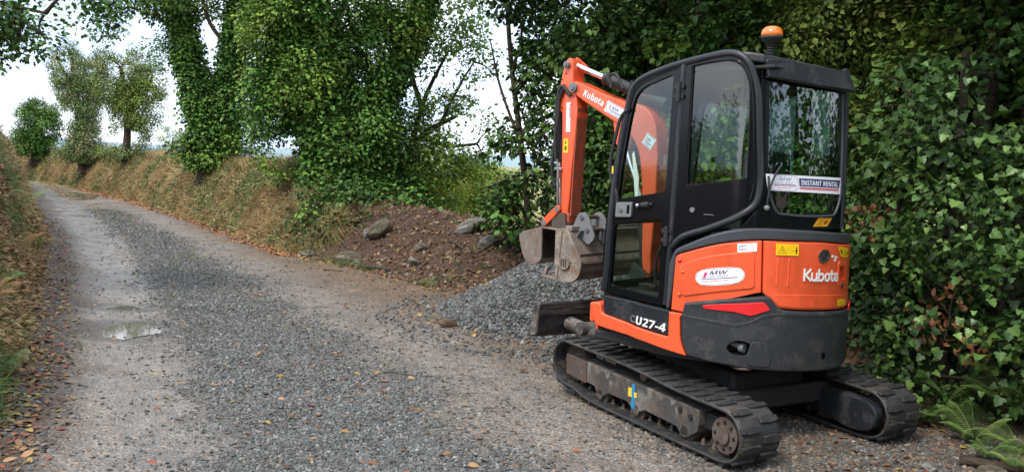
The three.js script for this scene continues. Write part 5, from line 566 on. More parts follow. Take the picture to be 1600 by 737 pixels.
  up('lower_lip', panelGeo(BODY, [[1.268, 0.957], [1.5, 0.952], [2.0, 0.925], [2.3, 0.925], [2.3, 0.836], [2.0, 0.842], [1.50, 0.868], [1.355, 0.880], [1.268, 0.952]], { r: 0.012, depth: 0.005, bevel: 0.006, off: 0.000 }), MT.orange, hood);
  up('hood_trim', panelGeo(BODY, [[0.664, 1.095, 0.01], [0.700, 1.190, 0.03], [0.93, 1.300, 0.1], [1.10, 1.342, 0.1], [1.24, 1.348, 0.1], [1.61, 1.334], [1.95, 1.312, 0.05], [2.35, 1.29], [2.66, 1.26], [2.66, 1.205], [2.30, 1.230], [1.96, 1.246], [1.617, 1.273], [1.236, 1.281], [1.10, 1.270, 0.1], [0.944, 1.242, 0.1], [0.712, 1.162, 0.02], [0.690, 0.90, 0.01], [0.678, 0.815], [0.656, 0.815]], { r: 0.02, depth: 0.06, bevel: 0.012, off: -0.072 }), MT.band);
  up('hood_top', merge([new THREE.CylinderGeometry(0.66, 0.68, 0.05, 48, 1, false, Math.PI * 1.2, Math.PI * 0.75).translate(0, 1.27, 0)]), MT.plastic);
  up('firewall', merge([box(0.04, 0.7, 1.2, -0.33, 0.92, 0.02), box(0.9, 0.6, 0.05, -0.1, 0.88, 0.66)]), MT.dark);
  up('right_hood', panelGeo(BODY, [[2.64, 1.20], [3.55, 1.16], [3.62, 0.60], [2.64, 0.60]], { r: 0.05, depth: 0.05, bevel: 0.02, off: -0.05 }), MT.orange);
  up('right_hood_top', box(0.75, 0.06, 0.42, 0.20, 1.155, 0.47, 0.03), MT.plastic);
  // skirt and step panel below the door
  const sk = up('side_skirt', panelGeo(BODY, [[0.020, 0.770, 0.02], [0.10, 0.772, 0.02], [0.118, 0.705, 0.02], [0.40, 0.668], [0.690, 0.645, 0.012], [0.688, 0.802, 0.006], [0.782, 0.800, 0.006], [0.765, 0.772, 0.01], [0.773, 0.630, 0.05], [0.815, 0.542, 0.01], [0.54, 0.580], [0.15, 0.610, 0.03], [0.06, 0.62, 0.03]], { r: 0.03, depth: 0.04, bevel: 0.010, off: -0.035 }), MT.orange);
  const fk = up('front_skirt', merge([box(0.045, 0.14, 1.36, 0.625, 0.69, 0, 0.02), box(0.02, 0.10, 1.3, 0.60, 0.60, 0, 0.01)]), MT.orange);
  up('step_panel', panelGeo(BODY, [[0.118, 0.826, 0.02], [0.684, 0.806, 0.012], [0.684, 0.650, 0.012], [0.40, 0.674], [0.128, 0.706, 0.02]], { depth: 0.03, bevel: 0.006, off: -0.032 }), MT.step);
  up('model_lettering', (() => { const g = new TextGeometry('U27-4', { font, size: 0.056, depth: 0.002, curveSegments: 5, bevelEnabled: false }); g.computeBoundingBox(); const b = g.boundingBox; g.translate(-b.min.x, -b.min.y, 0); const k = 0.245 / (b.max.x - b.min.x), p = g.attributes.position; for (let i = 0; i < p.count; i++) { const x = p.getX(i) * k, y = p.getY(i) * 0.95; p.setXYZ(i, 0.420 + x + y * 0.18, 0.682 + y - x * 0.055, p.getZ(i)); } return wrap(BODY, g, 0.0045); })(), MT.white);
  { const q = BODY(0.395); up('model_emblem', new THREE.TorusGeometry(0.02, 0.004, 6, 20).translate(q.x, 0.708, q.z - 0.005), MT.grey); }
  up('capacity_sticker', quadOn(BODY, [[0.462, 0.634], [0.516, 0.628], [0.528, 0.604], [0.462, 0.609]], 0.0085), sticker(96, 48, (c, w, h) => { c.fillStyle = '#e9e4df'; c.fillRect(0, 0, w, h); c.fillStyle = '#888'; c.fillRect(8, 26, 50, 8); c.fillRect(14, 10, 20, 10); c.fillRect(60, 12, 12, 24); }));
  // stickers on the hood
  const oval = (c, w, h, web) => { c.fillStyle = '#eceaf2'; c.fillRect(0, 0, w, h); };
  const ovalShape = [], oc = [0.991, 1.049], ang = 0.133; for (let i = 0; i < 40; i++) { const t = i / 40 * Math.PI * 2, e = 0.55, cx = Math.sign(Math.cos(t)) * Math.pow(Math.abs(Math.cos(t)), e) * 0.143, cy = Math.sign(Math.sin(t)) * Math.pow(Math.abs(Math.sin(t)), 0.8) * 0.053; ovalShape.push([oc[0] + cx * Math.cos(ang) - cy * Math.sin(ang) * 0.3, oc[1] + cy + cx * Math.sin(ang)]); }
  const hire = (() => { const g = new THREE.ShapeGeometry(shapeOf(ovalShape)), p = g.attributes.position, u = g.attributes.uv; for (let i = 0; i < p.count; i++) { const dx = p.getX(i) - oc[0], dy = p.getY(i) - oc[1] - dx * Math.sin(ang); u.setXY(i, 0.5 + dx / 0.29, 0.5 + dy / 0.108); } return wrap(BODY, tess.modify(g.toNonIndexed()), 0.0165); })();
  const hireTex = (c, w, h) => { c.fillStyle = '#f1eef6'; c.fillRect(0, 0, w, h); c.strokeStyle = '#2b3350'; c.lineWidth = h * 0.022; c.beginPath(); c.roundRect(w * 0.025, h * 0.06, w * 0.95, h * 0.88, h * 0.42); c.stroke(); c.fillStyle = '#c4417e'; c.beginPath(); c.moveTo(w * 0.155, h * 0.55); c.lineTo(w * 0.195, h * 0.22); c.lineTo(w * 0.255, h * 0.22); c.lineTo(w * 0.215, h * 0.55); c.fill(); c.fillStyle = '#1f2a52'; c.font = `italic bold ${h * 0.30}px sans-serif`; c.save(); c.translate(w * 0.27, h * 0.38); c.scale(1.75, 1); c.fillText('MW', 0, 0); c.restore(); c.font = `italic bold ${h * 0.115}px sans-serif`; c.save(); c.translate(w * 0.265, h * 0.53); c.scale(1.55, 1); c.fillText('HIRE GROUP', 0, 0); c.restore(); c.fillRect(w * 0.125, h * 0.585, w * 0.73, h * 0.045); c.fillStyle = '#b0304e'; c.font = `italic bold ${h * 0.135}px sans-serif`; c.save(); c.translate(w * 0.13, h * 0.78); c.scale(1.25, 1); c.fillText('www.mwhire.com', 0, 0); c.restore(); };
  up('hire_sticker', hire, sticker(512, 190, hireTex));
  up('anti_theft_sticker', quadOn(BODY, [[1.081, 1.250], [1.196, 1.262], [1.197, 1.210], [1.085, 1.200]], 0.0085), sticker(256, 110, (c, w, h) => { c.fillStyle = '#f3efee'; c.fillRect(0, 0, w, h); c.fillStyle = '#3a4468'; c.font = 'italic bold 40px sans-serif'; c.fillText('ANTI-', 14, 48); c.fillText('THEFT', 10, 92); c.fillStyle = '#d0404c'; c.font = 'bold 30px sans-serif'; c.fillText('✕', 196, 46); c.beginPath(); c.arc(188, 70, 22, 0, 6.3); c.lineWidth = 6; c.strokeStyle = '#d9808a'; c.stroke(); }));
  const yellow = (c, w, h) => { c.fillStyle = '#f0c21c'; c.fillRect(0, 0, w, h); c.strokeStyle = '#3a2c06'; c.fillStyle = '#2a2006'; };
  const tri = (c, x, y, s) => { c.lineWidth = s * 0.1; c.beginPath(); c.moveTo(x, y - s); c.lineTo(x + s * 0.95, y + s * 0.7); c.lineTo(x - s * 0.95, y + s * 0.7); c.closePath(); c.stroke(); c.beginPath(); c.moveTo(x - s * 0.3, y + s * 0.45); c.lineTo(x + s * 0.05, y - s * 0.3); c.lineTo(x + s * 0.35, y + s * 0.45); c.stroke(); };
  up('warning_sticker', quadOn(BODY, [[1.306, 1.262], [1.456, 1.259], [1.460, 1.188], [1.310, 1.191]], 0.0125), sticker(256, 128, (c, w, h) => { yellow(c, w, h); tri(c, 70, 74, 46); c.strokeStyle = '#c9912a'; c.lineWidth = 3; c.beginPath(); c.arc(150, 64, 22, 1.5, 4.8); c.stroke(); c.beginPath(); c.moveTo(170, 76); c.lineTo(206, 76); c.strokeStyle = '#2a2006'; c.lineWidth = 6; c.setLineDash([12, 8]); c.stroke(); c.setLineDash([]); c.beginPath(); c.arc(228, 44, 9, 0, 6.3); c.fill(); c.fillRect(218, 56, 20, 30); c.fillRect(222, 84, 12, 24); }));
  up('warning_sticker', quadOn(BODY, [[1.800, 1.238], [1.985, 1.218], [1.990, 1.160], [1.850, 1.172]], 0.0125), sticker(192, 96, (c, w, h) => { yellow(c, w, h); tri(c, 100, 54, 32); c.fillRect(24, 26, 26, 44); c.fillRect(150, 30, 22, 40); }));
  up('warning_sticker', quadOn(BODY, [[1.835, 0.905], [1.985, 0.893], [1.985, 0.852], [1.838, 0.864]], 0.0145), sticker(160, 64, (c, w, h) => { yellow(c, w, h); tri(c, 50, 36, 20); tri(c, 105, 36, 20); }));
  // maker's lettering, built letter by letter from strokes
  const strokes = { K: [[[0, 0], [0, 1]], [[0.52, 1], [0.12, 0.48], [0.55, 0]]], u: [[[0, 0.66], [0, 0.2], [0.12, 0.02], [0.3, 0.02], [0.46, 0.22]], [[0.46, 0.66], [0.46, 0.0]]], b: [[[0, 1], [0, 0.0]], [[0.0, 0.5], [0.15, 0.64], [0.36, 0.62], [0.47, 0.4], [0.45, 0.16], [0.3, 0.01], [0.12, 0.03]]], o: [[[0.24, 0.65], [0.42, 0.58], [0.49, 0.33], [0.42, 0.08], [0.24, 0.01], [0.07, 0.08], [0, 0.33], [0.07, 0.55]]], t: [[[0.1, 0.92], [0.1, 0.15], [0.2, 0.02], [0.32, 0.02]], [[-0.06, 0.64], [0.3, 0.64]]], a: [[[0.05, 0.62], [0.3, 0.65], [0.44, 0.5], [0.44, 0.0]], [[0.42, 0.36], [0.14, 0.36], [0.02, 0.18], [0.14, 0.02], [0.42, 0.06]]] };
  const word = (text, map, w) => { const list = []; let x = 0; for (const ch of text) { for (const st of strokes[ch]) for (let i = 1; i < st.length; i++) { const a = st[i - 1], b = st[i], A = map(x + a[0], a[1]), B = map(x + b[0], b[1]), L = Math.hypot(B[0] - A[0], B[1] - A[1]), g = new THREE.BoxGeometry(L + w * 0.8, w, 0.002); g.rotateZ(Math.atan2(B[1] - A[1], B[0] - A[0])); list.push(g.translate((A[0] + B[0]) / 2, (A[1] + B[1]) / 2, (list.length % 7) * 0.0001)); } x += { K: 0.66, u: 0.66, b: 0.66, o: 0.68, t: 0.46, a: 0.6 }[ch]; } return [merge(list), x - 0.14]; };
  const total = 0.66 * 3 + 0.68 + 0.46 + 0.46;
  const [kg] = word('Kubota', (x, y) => [1.508 + x / total * 0.312, 1.040 + y * 0.066 - x / total * 0.016], 0.013);
  up('maker_lettering', wrap(BODY, kg, 0.0125), MT.white);
  { const ring = (r0, r1, off, m) => { const s = new THREE.Shape(); s.absellipse(1.662, 1.184, r1 * 1.3, r1, 0, 6.283); if (r0) { const h = new THREE.Path(); h.absellipse(1.662, 1.184, r0 * 1.3, r0, 0, Math.PI * 2, true); s.holes.push(h); } return wrap(BODY, tess.modify(new THREE.ExtrudeGeometry(s, { depth: 0.004, bevelEnabled: false, curveSegments: 24 })), off); };
    const e = up('emblem', ring(0, 0.038, 0.009), MT.dark); up('emblem_ring', ring(0.031, 0.041, 0.012), MT.steel, e);
    const st = (a, b, w) => { const L = Math.hypot(b[0] - a[0], b[1] - a[1]), g = new THREE.BoxGeometry(L, w, 0.002); g.rotateZ(Math.atan2(b[1] - a[1], b[0] - a[0])); return g.translate((a[0] + b[0]) / 2, (a[1] + b[1]) / 2, 0); };
    up('emblem_mark', wrap(BODY, merge([st([1.640, 1.165], [1.640, 1.205], 0.008), st([1.645, 1.186], [1.672, 1.206], 0.007), st([1.650, 1.188], [1.685, 1.160], 0.008)]), 0.0145), MT.steel, e);
    for (const [s, y] of [[1.70, 1.168], [1.745, 1.18], [1.785, 1.172], [1.775, 1.155]]) up('paint_chip', wrap(BODY, new THREE.CircleGeometry(0.012, 7).scale(1.4, 0.8, 1).translate(s, y, 0), 0.0125), MT.white, hood); }

  // ---- cab ----
  const arch = [[0.018, 0.835], [0.025, 1.0], [0.037, 1.253], [0.069, 1.668], [0.115, 1.98], [0.150, 2.163], [0.182, 2.225], [0.245, 2.270], [0.447, 2.334], [0.659, 2.380], [0.86, 2.408], [0.944, 2.386], [1.001, 2.338], [1.036, 2.275], [1.072, 2.162], [1.098, 1.856], [1.112, 1.608], [1.088, 1.482], [1.000, 1.402], [0.812, 1.312], [0.62, 1.236], [0.56, 1.175], [0.545, 1.084], [0.542, 0.800]];
  const inset = (pts, d) => { const n = pts.length, cx = 0.5, cy = 1.7; return pts.map((p, i) => { const a = pts[(i + n - 1) % n], b = pts[(i + 1) % n], tx = b[0] - a[0], ty = b[1] - a[1], l = Math.hypot(tx, ty); return [p[0] + ty / l * d, p[1] - tx / l * d]; }); };
  const sideHole = [[0.036, 0.850], [0.045, 1.0], [0.058, 1.25], [0.092, 1.664], [0.138, 1.97], [0.170, 2.145], [0.200, 2.195], [0.255, 2.238], [0.450, 2.300], [0.540, 2.318], [0.530, 1.30], [0.515, 1.10], [0.518, 0.815]];
  const winHole = [[0.607, 2.330, 0.02], [0.746, 2.352, 0.1], [0.863, 2.358, 0.05], [0.935, 2.335, 0.05], [0.983, 2.283, 0.05], [1.008, 2.206, 0.05], [1.022, 2.0, 0.1], [1.027, 1.632, 0.02], [0.612, 1.562, 0.02]];
  const cf = up('cab_frame', panelGeo(CAB, arch.map(p => [p[0], p[1], 0.03]), { r: 0.03, depth: 0.045, bevel: 0.012, off: -0.045, lean: cabLean, holes: [Object.assign(sideHole.map(p => [p[0], p[1]]), { r: 0.02 }), Object.assign(winHole, { r: 0.03 })] }), MT.black);
  { const pt = (s, y, o) => { const q = CAB(s), e = o + cabLean(y); return V(q.x - q.tz * e, y, q.z + q.tx * e); };
    up('frame_tube', tube(inset(arch, 0.02).slice(0, 22).map(p => pt(p[0], p[1], 0.004)), 0.023, 150, 10), MT.step, cf);
    up('drip_line', tube(inset(arch, 0.055).slice(10, 18).map(p => pt(p[0], p[1], 0.012)), 0.006, 80, 6), MT.black, cf);
    up('b_post', merge([tube([[0.560, 2.33], [0.556, 2.0], [0.550, 1.6], [0.540, 1.2], [0.530, 0.82]].map(p => pt(p[0], p[1], 0.004)), 0.021, 40, 10)]), MT.step, cf);
    up('side_window', sheetGeo(CAB, winHole, 0.03, -0.012, cabLean), MT.glass);
    up('window_seal', panelGeo(CAB, winHole.map(([s, y, r]) => [s + (s > 0.8 ? 0.004 : -0.004), y + (y > 1.9 ? 0.004 : -0.004), r]), { r: 0.03, depth: 0.006, bevel: 0.002, off: -0.008, lean: cabLean, holes: [Object.assign(winHole.map(([s, y, r]) => [s + (s > 0.8 ? -0.012 : 0.012), y + (y > 1.9 ? -0.012 : 0.012), r]), { r: 0.03 })] }), MT.dark, cf);
    for (const [s, y, l] of [[0.682, 1.433, 0]]) { const q = pt(s, y, 0.014); up('lock_cap', cyl(0.016, 0.016, 0.012, q.x, q.y, q.z, 'z', 20), MT.grey, cf); up('lock_slot', box(0.075, 0.004, 0.004, ...pt(0.79, 1.41, 0.014).toArray(), 0.001), MT.grey, cf); }
    // door
    const dOut = [[0.040, 0.853], [0.049, 1.0], [0.062, 1.25], [0.096, 1.664], [0.142, 1.968], [0.174, 2.140], [0.204, 2.190], [0.258, 2.232], [0.450, 2.294], [0.533, 2.312], [0.523, 1.30], [0.509, 1.10], [0.512, 0.818]];
    const dUp = [[0.108, 1.462, 0.03], [0.124, 1.664], [0.162, 1.95], [0.194, 2.118, 0.04], [0.222, 2.168, 0.04], [0.27, 2.205, 0.04], [0.45, 2.264], [0.497, 2.275, 0.03], [0.490, 1.532, 0.03]];
    const dLow = [[0.092, 1.308, 0.04], [0.484, 1.372, 0.03], [0.476, 1.1], [0.480, 0.852, 0.04], [0.072, 0.885, 0.04]];
    const door = up('door', panelGeo(CAB, dOut.map(p => [...p, 0.02]), { r: 0.02, depth: 0.022, bevel: 0.005, off: -0.022, lean: cabLean, holes: [Object.assign(dUp.map(p => p), { r: 0.01 }), Object.assign(dLow.map(p => p), { r: 0.02 })] }), MT.black);
    up('upper_pane', sheetGeo(CAB, dUp, 0.01, -0.010, cabLean), MT.glass, door); up('lower_pane', sheetGeo(CAB, dLow, 0.02, -0.010, cabLean), MT.glass, door);
    const hp = up('handle_plate', panelGeo(CAB, [[0.112, 1.448], [0.240, 1.456], [0.236, 1.358], [0.108, 1.350]], { r: 0.01, depth: 0.012, bevel: 0.004, off: 0.006, lean: cabLean, holes: [Object.assign([[0.198, 1.438], [0.228, 1.440], [0.226, 1.376], [0.196, 1.374]], { r: 0.006 })] }), MT.grey, door);
    up('door_lock', cyl(0.015, 0.015, 0.012, ...pt(0.155, 1.402, 0.026).toArray(), 'z', 18), MT.steel, door);
    up('door_latch', merge([rod(pt(0.288, 1.436, 0.012), pt(0.40, 1.452, 0.012), 0.010), cyl(0.016, 0.016, 0.02, ...pt(0.292, 1.437, 0.018).toArray(), 'z', 16), rod(pt(0.32, 1.44, 0.014), pt(0.375, 1.448, 0.014), 0.02)]), MT.dark, door);
    up('latch_tip', new THREE.SphereGeometry(0.014, 12, 8).translate(...pt(0.292, 1.437, 0.030).toArray()), MT.steel, door);
    for (const [s, y] of [[0.548, 2.160], [0.523, 1.258]]) { const a = pt(s, y, 0.035), h = up('hinge', merge([cyl(0.016, 0.016, 0.12, a.x, a.y, a.z, 'y', 14), box(0.075, 0.028, 0.014, a.x + 0.005, a.y + 0.03, a.z + 0.014, 0.004), box(0.075, 0.028, 0.014, a.x + 0.005, a.y - 0.03, a.z + 0.014, 0.004)]), MT.dark, door); }
    // grab rail ahead of the door
    up('grab_rail', tube([V(0.40, 2.06, -0.665), V(0.455, 2.01, -0.665), V(0.495, 1.88, -0.665), V(0.530, 1.70, -0.665), V(0.515, 1.60, -0.665), V(0.47, 1.50, -0.66), V(0.47, 1.36, -0.655)], 0.0125, 60, 10), MT.dark, cf);
    up('yellow_tag', box(0.012, 0.05, 0.004, 0.492, 1.66, -0.686, 0.001), std(0.75, 0.55, 0.03, 0.5), cf);
    // rear wall and window
    const rw = [[1.128, 2.222, 0.02], [1.42, 2.212], [1.775, 2.188, 0.02], [1.790, 1.90], [1.800, 1.555, 0.01], [1.735, 1.428, 0.03], [1.45, 1.424], [1.235, 1.436, 0.03], [1.172, 1.528, 0.03], [1.142, 1.702]];
    const rearWall = up('rear_wall', panelGeo(CAB, [[1.070, 2.30, 0.02], [1.835, 2.262, 0.02], [1.86, 1.9], [1.865, 1.335, 0.03], [1.45, 1.330], [1.09, 1.336], [0.96, 1.30], [1.085, 1.46]], { r: 0.02, depth: 0.035, bevel: 0.006, off: -0.034, lean: cabLean, holes: [Object.assign(rw.map(p => p), { r: 0.03 })] }), MT.black);
    up('rear_window', sheetGeo(CAB, rw.map(([s, y, r]) => [s + (s > 1.45 ? 0.012 : -0.012), y + (y > 1.8 ? 0.012 : -0.012), r]), 0.03, 0.004, cabLean), MT.glassRear);
    up('window_trim', tube([[1.150, 1.66], [1.160, 1.56], [1.178, 1.518], [1.232, 1.438], [1.30, 1.428], [1.45, 1.418], [1.66, 1.420], [1.732, 1.428], [1.795, 1.545], [1.797, 1.70], [1.79, 1.95], [1.776, 2.186]].map(p => pt(p[0], p[1], 0.008)), 0.009, 100, 8), MT.band, rearWall);
    up('corner_post', tube([[1.842, 1.34], [1.846, 1.7], [1.838, 2.0], [1.822, 2.26]].map(p => pt(p[0], p[1], -0.004)), 0.026, 40, 10), MT.step, rearWall);
    up('washer_hose', tube([[1.240, 1.730], [1.205, 1.690], [1.170, 1.625], [1.145, 1.545], [1.138, 1.475]].map(p => pt(p[0], p[1], 0.022)), 0.0065, 40, 8), MT.dark, rearWall);
    up('hose_end', new THREE.SphereGeometry(0.018, 12, 8).translate(...pt(1.138, 1.468, 0.02).toArray()), MT.grey, rearWall);
    up('rental_banner', quadOn(CAB, [[1.128, 1.672], [1.803, 1.660], [1.796, 1.556], [1.150, 1.574]], 0.0085, cabLean, 30), sticker(1024, 160, (c, w, h) => { c.fillStyle = '#eeedf4'; c.fillRect(0, 0, w, h); c.strokeStyle = '#8a93b5'; c.lineWidth = 5; c.beginPath(); c.roundRect(14, 8, 380, 144, 70); c.stroke(); c.fillStyle = '#8d94b4'; c.font = 'italic bold 50px sans-serif'; c.save(); c.translate(150, 60); c.scale(1.6, 1); c.fillText('MW', 0, 0); c.restore(); c.font = 'italic bold 20px sans-serif'; c.save(); c.translate(130, 86); c.scale(1.6, 1); c.fillText('HIRE GROUP', 0, 0); c.restore(); c.fillStyle = '#3d466e'; c.fillRect(90, 94, 270, 8); c.fillStyle = '#b24a56'; c.fillRect(90, 108, 270, 5); c.fillStyle = '#bc5a66'; c.font = 'italic bold 20px sans-serif'; c.fillText('www.mwhire.com', 116, 136); c.fillStyle = '#2c3566'; c.beginPath(); c.moveTo(400, 26); c.lineTo(1000, 26); c.lineTo(985, 104); c.lineTo(405, 104); c.fill(); c.fillStyle = '#f6f6fa'; c.font = 'bold 66px sans-serif'; c.fillText('INSTANT RENTAL', 424, 90, 552); c.fillStyle = '#c04a52'; c.fillRect(405, 112, 575, 16); c.fillRect(405, 132, 570, 4); }, 0.4), rearWall);
    up('warning_sticker', quadOn(CAB, [[1.575, 1.408], [1.712, 1.406], [1.660, 1.354], [1.532, 1.354]], 0.0085), sticker(256, 110, (c, w, h) => { c.fillStyle = '#d99b22'; c.fillRect(0, 0, w, h); c.strokeStyle = '#3a2506'; tri(c, 90, 62, 40); c.fillStyle = '#8d2f18'; c.beginPath(); c.arc(180, 58, 26, 0, 6.3); c.fill(); }), rearWall);
    // roof, visor
    const ring = (y, o, s0 = 0.0) => cabPts.map(([x, z], i) => { const q = { x, z }; const a = cabPts[Math.max(0, i - 1)], b = cabPts[Math.min(cabPts.length - 1, i + 1)], l = Math.hypot(b[0] - a[0], b[1] - a[1]), tx = (b[0] - a[0]) / l, tz = (b[1] - a[1]) / l; return [x + tz * -o, z + tx * o]; });
    const prof = [...ring(0, -0.05), [0.40, 0.22]]; prof[0] = [0.36, -0.60];
    const roofS = new THREE.Shape(); prof.forEach((p, i) => roofS[i ? 'lineTo' : 'moveTo'](p[0], -p[1]));
    const rg = tess.modify(new THREE.ExtrudeGeometry(roofS, { depth: 0.03, bevelEnabled: true, bevelThickness: 0.012, bevelSize: 0.012, bevelSegments: 2 }).rotateX(-Math.PI / 2)), rp = rg.attributes.position;
    for (let i = 0; i < rp.count; i++) { const x = rp.getX(i), z = rp.getZ(i); rp.setY(i, rp.getY(i) + 2.355 - 0.12 * Math.pow(Math.max(0, x + 0.25) / 0.6, 1.4) - 0.06 * Math.pow(Math.max(0, -0.35 - x) / 0.3, 1.3)); } rg.computeVertexNormals();
    up('roof', rg, MT.plastic);
    const vis = up('rear_visor', panelGeo(CAB, [[1.085, 2.345, 0.02], [1.20, 2.350], [1.45, 2.335], [1.66, 2.314], [1.735, 2.328], [1.775, 2.348, 0.01], [1.812, 2.20, 0.01], [1.45, 2.213], [1.088, 2.240, 0.01]], { r: 0.02, depth: 0.02, bevel: 0.006, off: 0.000, lean: y => 0.035 - (y - 2.2) * 0.34 }), MT.step);
    up('visor_lip', tube([[1.085, 2.246], [1.45, 2.218], [1.812, 2.205]].map(p => pt(p[0], p[1], 0.06)), 0.011, 40, 8), MT.band, vis);
    up('visor_bolt', new THREE.SphereGeometry(0.010, 10, 8).translate(...pt(1.755, 2.325, 0.012).toArray()), MT.dark, vis);
    // front and right side of the cab
    const fw = new THREE.Shape(); [[-0.64, 0.84], [0.22, 0.84], [0.22, 2.25], [-0.62, 2.25]].forEach((p, i) => fw[i ? 'lineTo' : 'moveTo'](p[0], p[1])); fw.holes.push(shapeOf([[-0.59, 1.34], [0.17, 1.34], [0.17, 2.17], [-0.575, 2.17]], 0.05), shapeOf([[-0.595, 0.90], [0.17, 0.90], [0.17, 1.29], [-0.595, 1.29]], 0.04));
    const bendF = g => { const p = g.attributes.position; for (let i = 0; i < p.count; i++) { const z = p.getX(i), y = p.getY(i), d = p.getZ(i); p.setXYZ(i, 0.553 + d - 0.15 * Math.pow(Math.max(0, y - 1.1) / 1.15, 1.7), y, z); } g.computeVertexNormals(); return g; };
    up('front_frame', bendF(tess.modify(new THREE.ExtrudeGeometry(fw, { depth: 0.025, bevelEnabled: false }))), MT.black);
    up('windscreen', bendF(tess.modify(new THREE.ShapeGeometry(shapeOf([[-0.59, 1.34], [0.17, 1.34], [0.17, 2.17], [-0.575, 2.17]], 0.05)).toNonIndexed()).translate(0, 0, 0.012)), MT.glass);
    up('lower_windscreen', bendF(tess.modify(new THREE.ShapeGeometry(shapeOf([[-0.595, 0.90], [0.17, 0.90], [0.17, 1.29], [-0.595, 1.29]], 0.04)).toNonIndexed()).translate(0, 0, 0.012)), MT.glass);
    const rs = shapeOf([[-0.69, 1.15], [0.54, 0.84], [0.53, 1.3], [0.42, 2.22], [-0.64, 2.34]], 0.04); rs.holes.push(shapeOf([[-0.60, 1.36], [0.46, 1.30], [0.375, 2.15], [-0.57, 2.26]], 0.05));
    up('right_frame', new THREE.ExtrudeGeometry(rs, { depth: 0.03, bevelEnabled: false }).translate(0, 0, 0.20), MT.black);
    up('right_window', new THREE.ShapeGeometry(shapeOf([[-0.60, 1.36], [0.46, 1.30], [0.375, 2.15], [-0.57, 2.26]], 0.05)).translate(0, 0, 0.215), MT.glass);
    up('headlining', box(0.85, 0.02, 0.76, -0.14, 2.30, -0.19, 0.008), MT.inside);
    up('floor', box(1.0, 0.03, 0.86, 0.06, 0.82, -0.21, 0.008), MT.inside);
    // inside
    const seat = up('seat', merge([box(0.42, 0.12, 0.46, -0.12, 1.20, -0.22, 0.05), box(0.13, 0.62, 0.44, -0.37, 1.50, -0.22, 0.05).applyMatrix4(new THREE.Matrix4().makeRotationZ(0.0)), box(0.34, 0.26, 0.36, -0.14, 1.02, -0.22, 0.03)]), MT.inside);
    for (const z of [-0.50, 0.06]) { const c = up('arm_console', merge([box(0.34, 0.10, 0.10, 0.02, 1.32, z, 0.03), box(0.12, 0.36, 0.09, -0.04, 1.10, z, 0.03)]), MT.inside); up('joystick', merge([rod(V(0.14, 1.36, z), V(0.17, 1.52, z), 0.014), new THREE.CapsuleGeometry(0.024, 0.07, 4, 10).translate(0.17, 1.55, z)]), MT.dark, c); }
    up('travel_lever', tube([V(0.40, 0.84, -0.14), V(0.40, 1.05, -0.14), V(0.33, 1.22, -0.14), V(0.26, 1.36, -0.14)], 0.011, 24, 8), MT.dark); up('travel_lever', tube([V(0.40, 0.84, -0.26), V(0.40, 1.05, -0.26), V(0.33, 1.22, -0.26), V(0.26, 1.36, -0.26)], 0.011, 24, 8), MT.dark);
    up('lockout_lever', tube([V(0.16, 1.30, -0.55), V(0.20, 1.42, -0.56), V(0.30, 1.46, -0.56), V(0.36, 1.45, -0.56)], 0.010, 24, 8), MT.dark);
    for (const z of [-0.12, -0.30]) up('pedal', box(0.14, 0.02, 0.08, 0.42, 0.87, z, 0.006), MT.dark);
    up('inside_sticker', box(0.004, 0.075, 0.05, 0.47, 1.74, -0.10, 0.001), std(0.75, 0.55, 0.03, 0.5));
    // beacon
    const bx = -0.44, bz = -0.385; const bc = up('beacon_lamp', new THREE.LatheGeometry([[0, 0.104], [0.026, 0.102], [0.047, 0.093], [0.061, 0.077], [0.066, 0.058], [0.064, 0.043], [0.058, 0.039]].map(p => new THREE.Vector2(p[0], p[1])), 36).translate(bx, 2.46, bz), MT.amber);
    up('beacon_core', merge([cyl(0.026, 0.03, 0.04, bx, 2.512, bz), box(0.045, 0.03, 0.045, bx, 2.530, bz, 0.01)]), MT.steel, bc);
    up('beacon_base', new THREE.LatheGeometry([[0.0, 0.048], [0.064, 0.048], [0.065, 0.034], [0.05, 0.016], [0.030, 0.0], [0.026, -0.012], [0.022, -0.02], [0, -0.02]].map(p => new THREE.Vector2(p[0], p[1])), 32).translate(bx, 2.455, bz), MT.dark, bc);
    up('beacon_stem', merge([cyl(0.015, 0.02, 0.13, bx, 2.375, bz), ...Array.from({ length: 6 }, (_, i) => new THREE.TorusGeometry(0.021 + i * 0.0006, 0.005, 6, 18).rotateX(Math.PI / 2).translate(bx, 2.43 - i * 0.016, bz))]), MT.dark, bc);
    up('beacon_bracket', merge([box(0.075, 0.09, 0.02, bx - 0.045, 2.300, bz - 0.10, 0.004), box(0.09, 0.012, 0.13, bx - 0.02, 2.345, bz - 0.05, 0.004), cyl(0.012, 0.012, 0.02, bx - 0.06, 2.275, bz - 0.12, 'z', 12)]), MT.band, bc);
  }
}
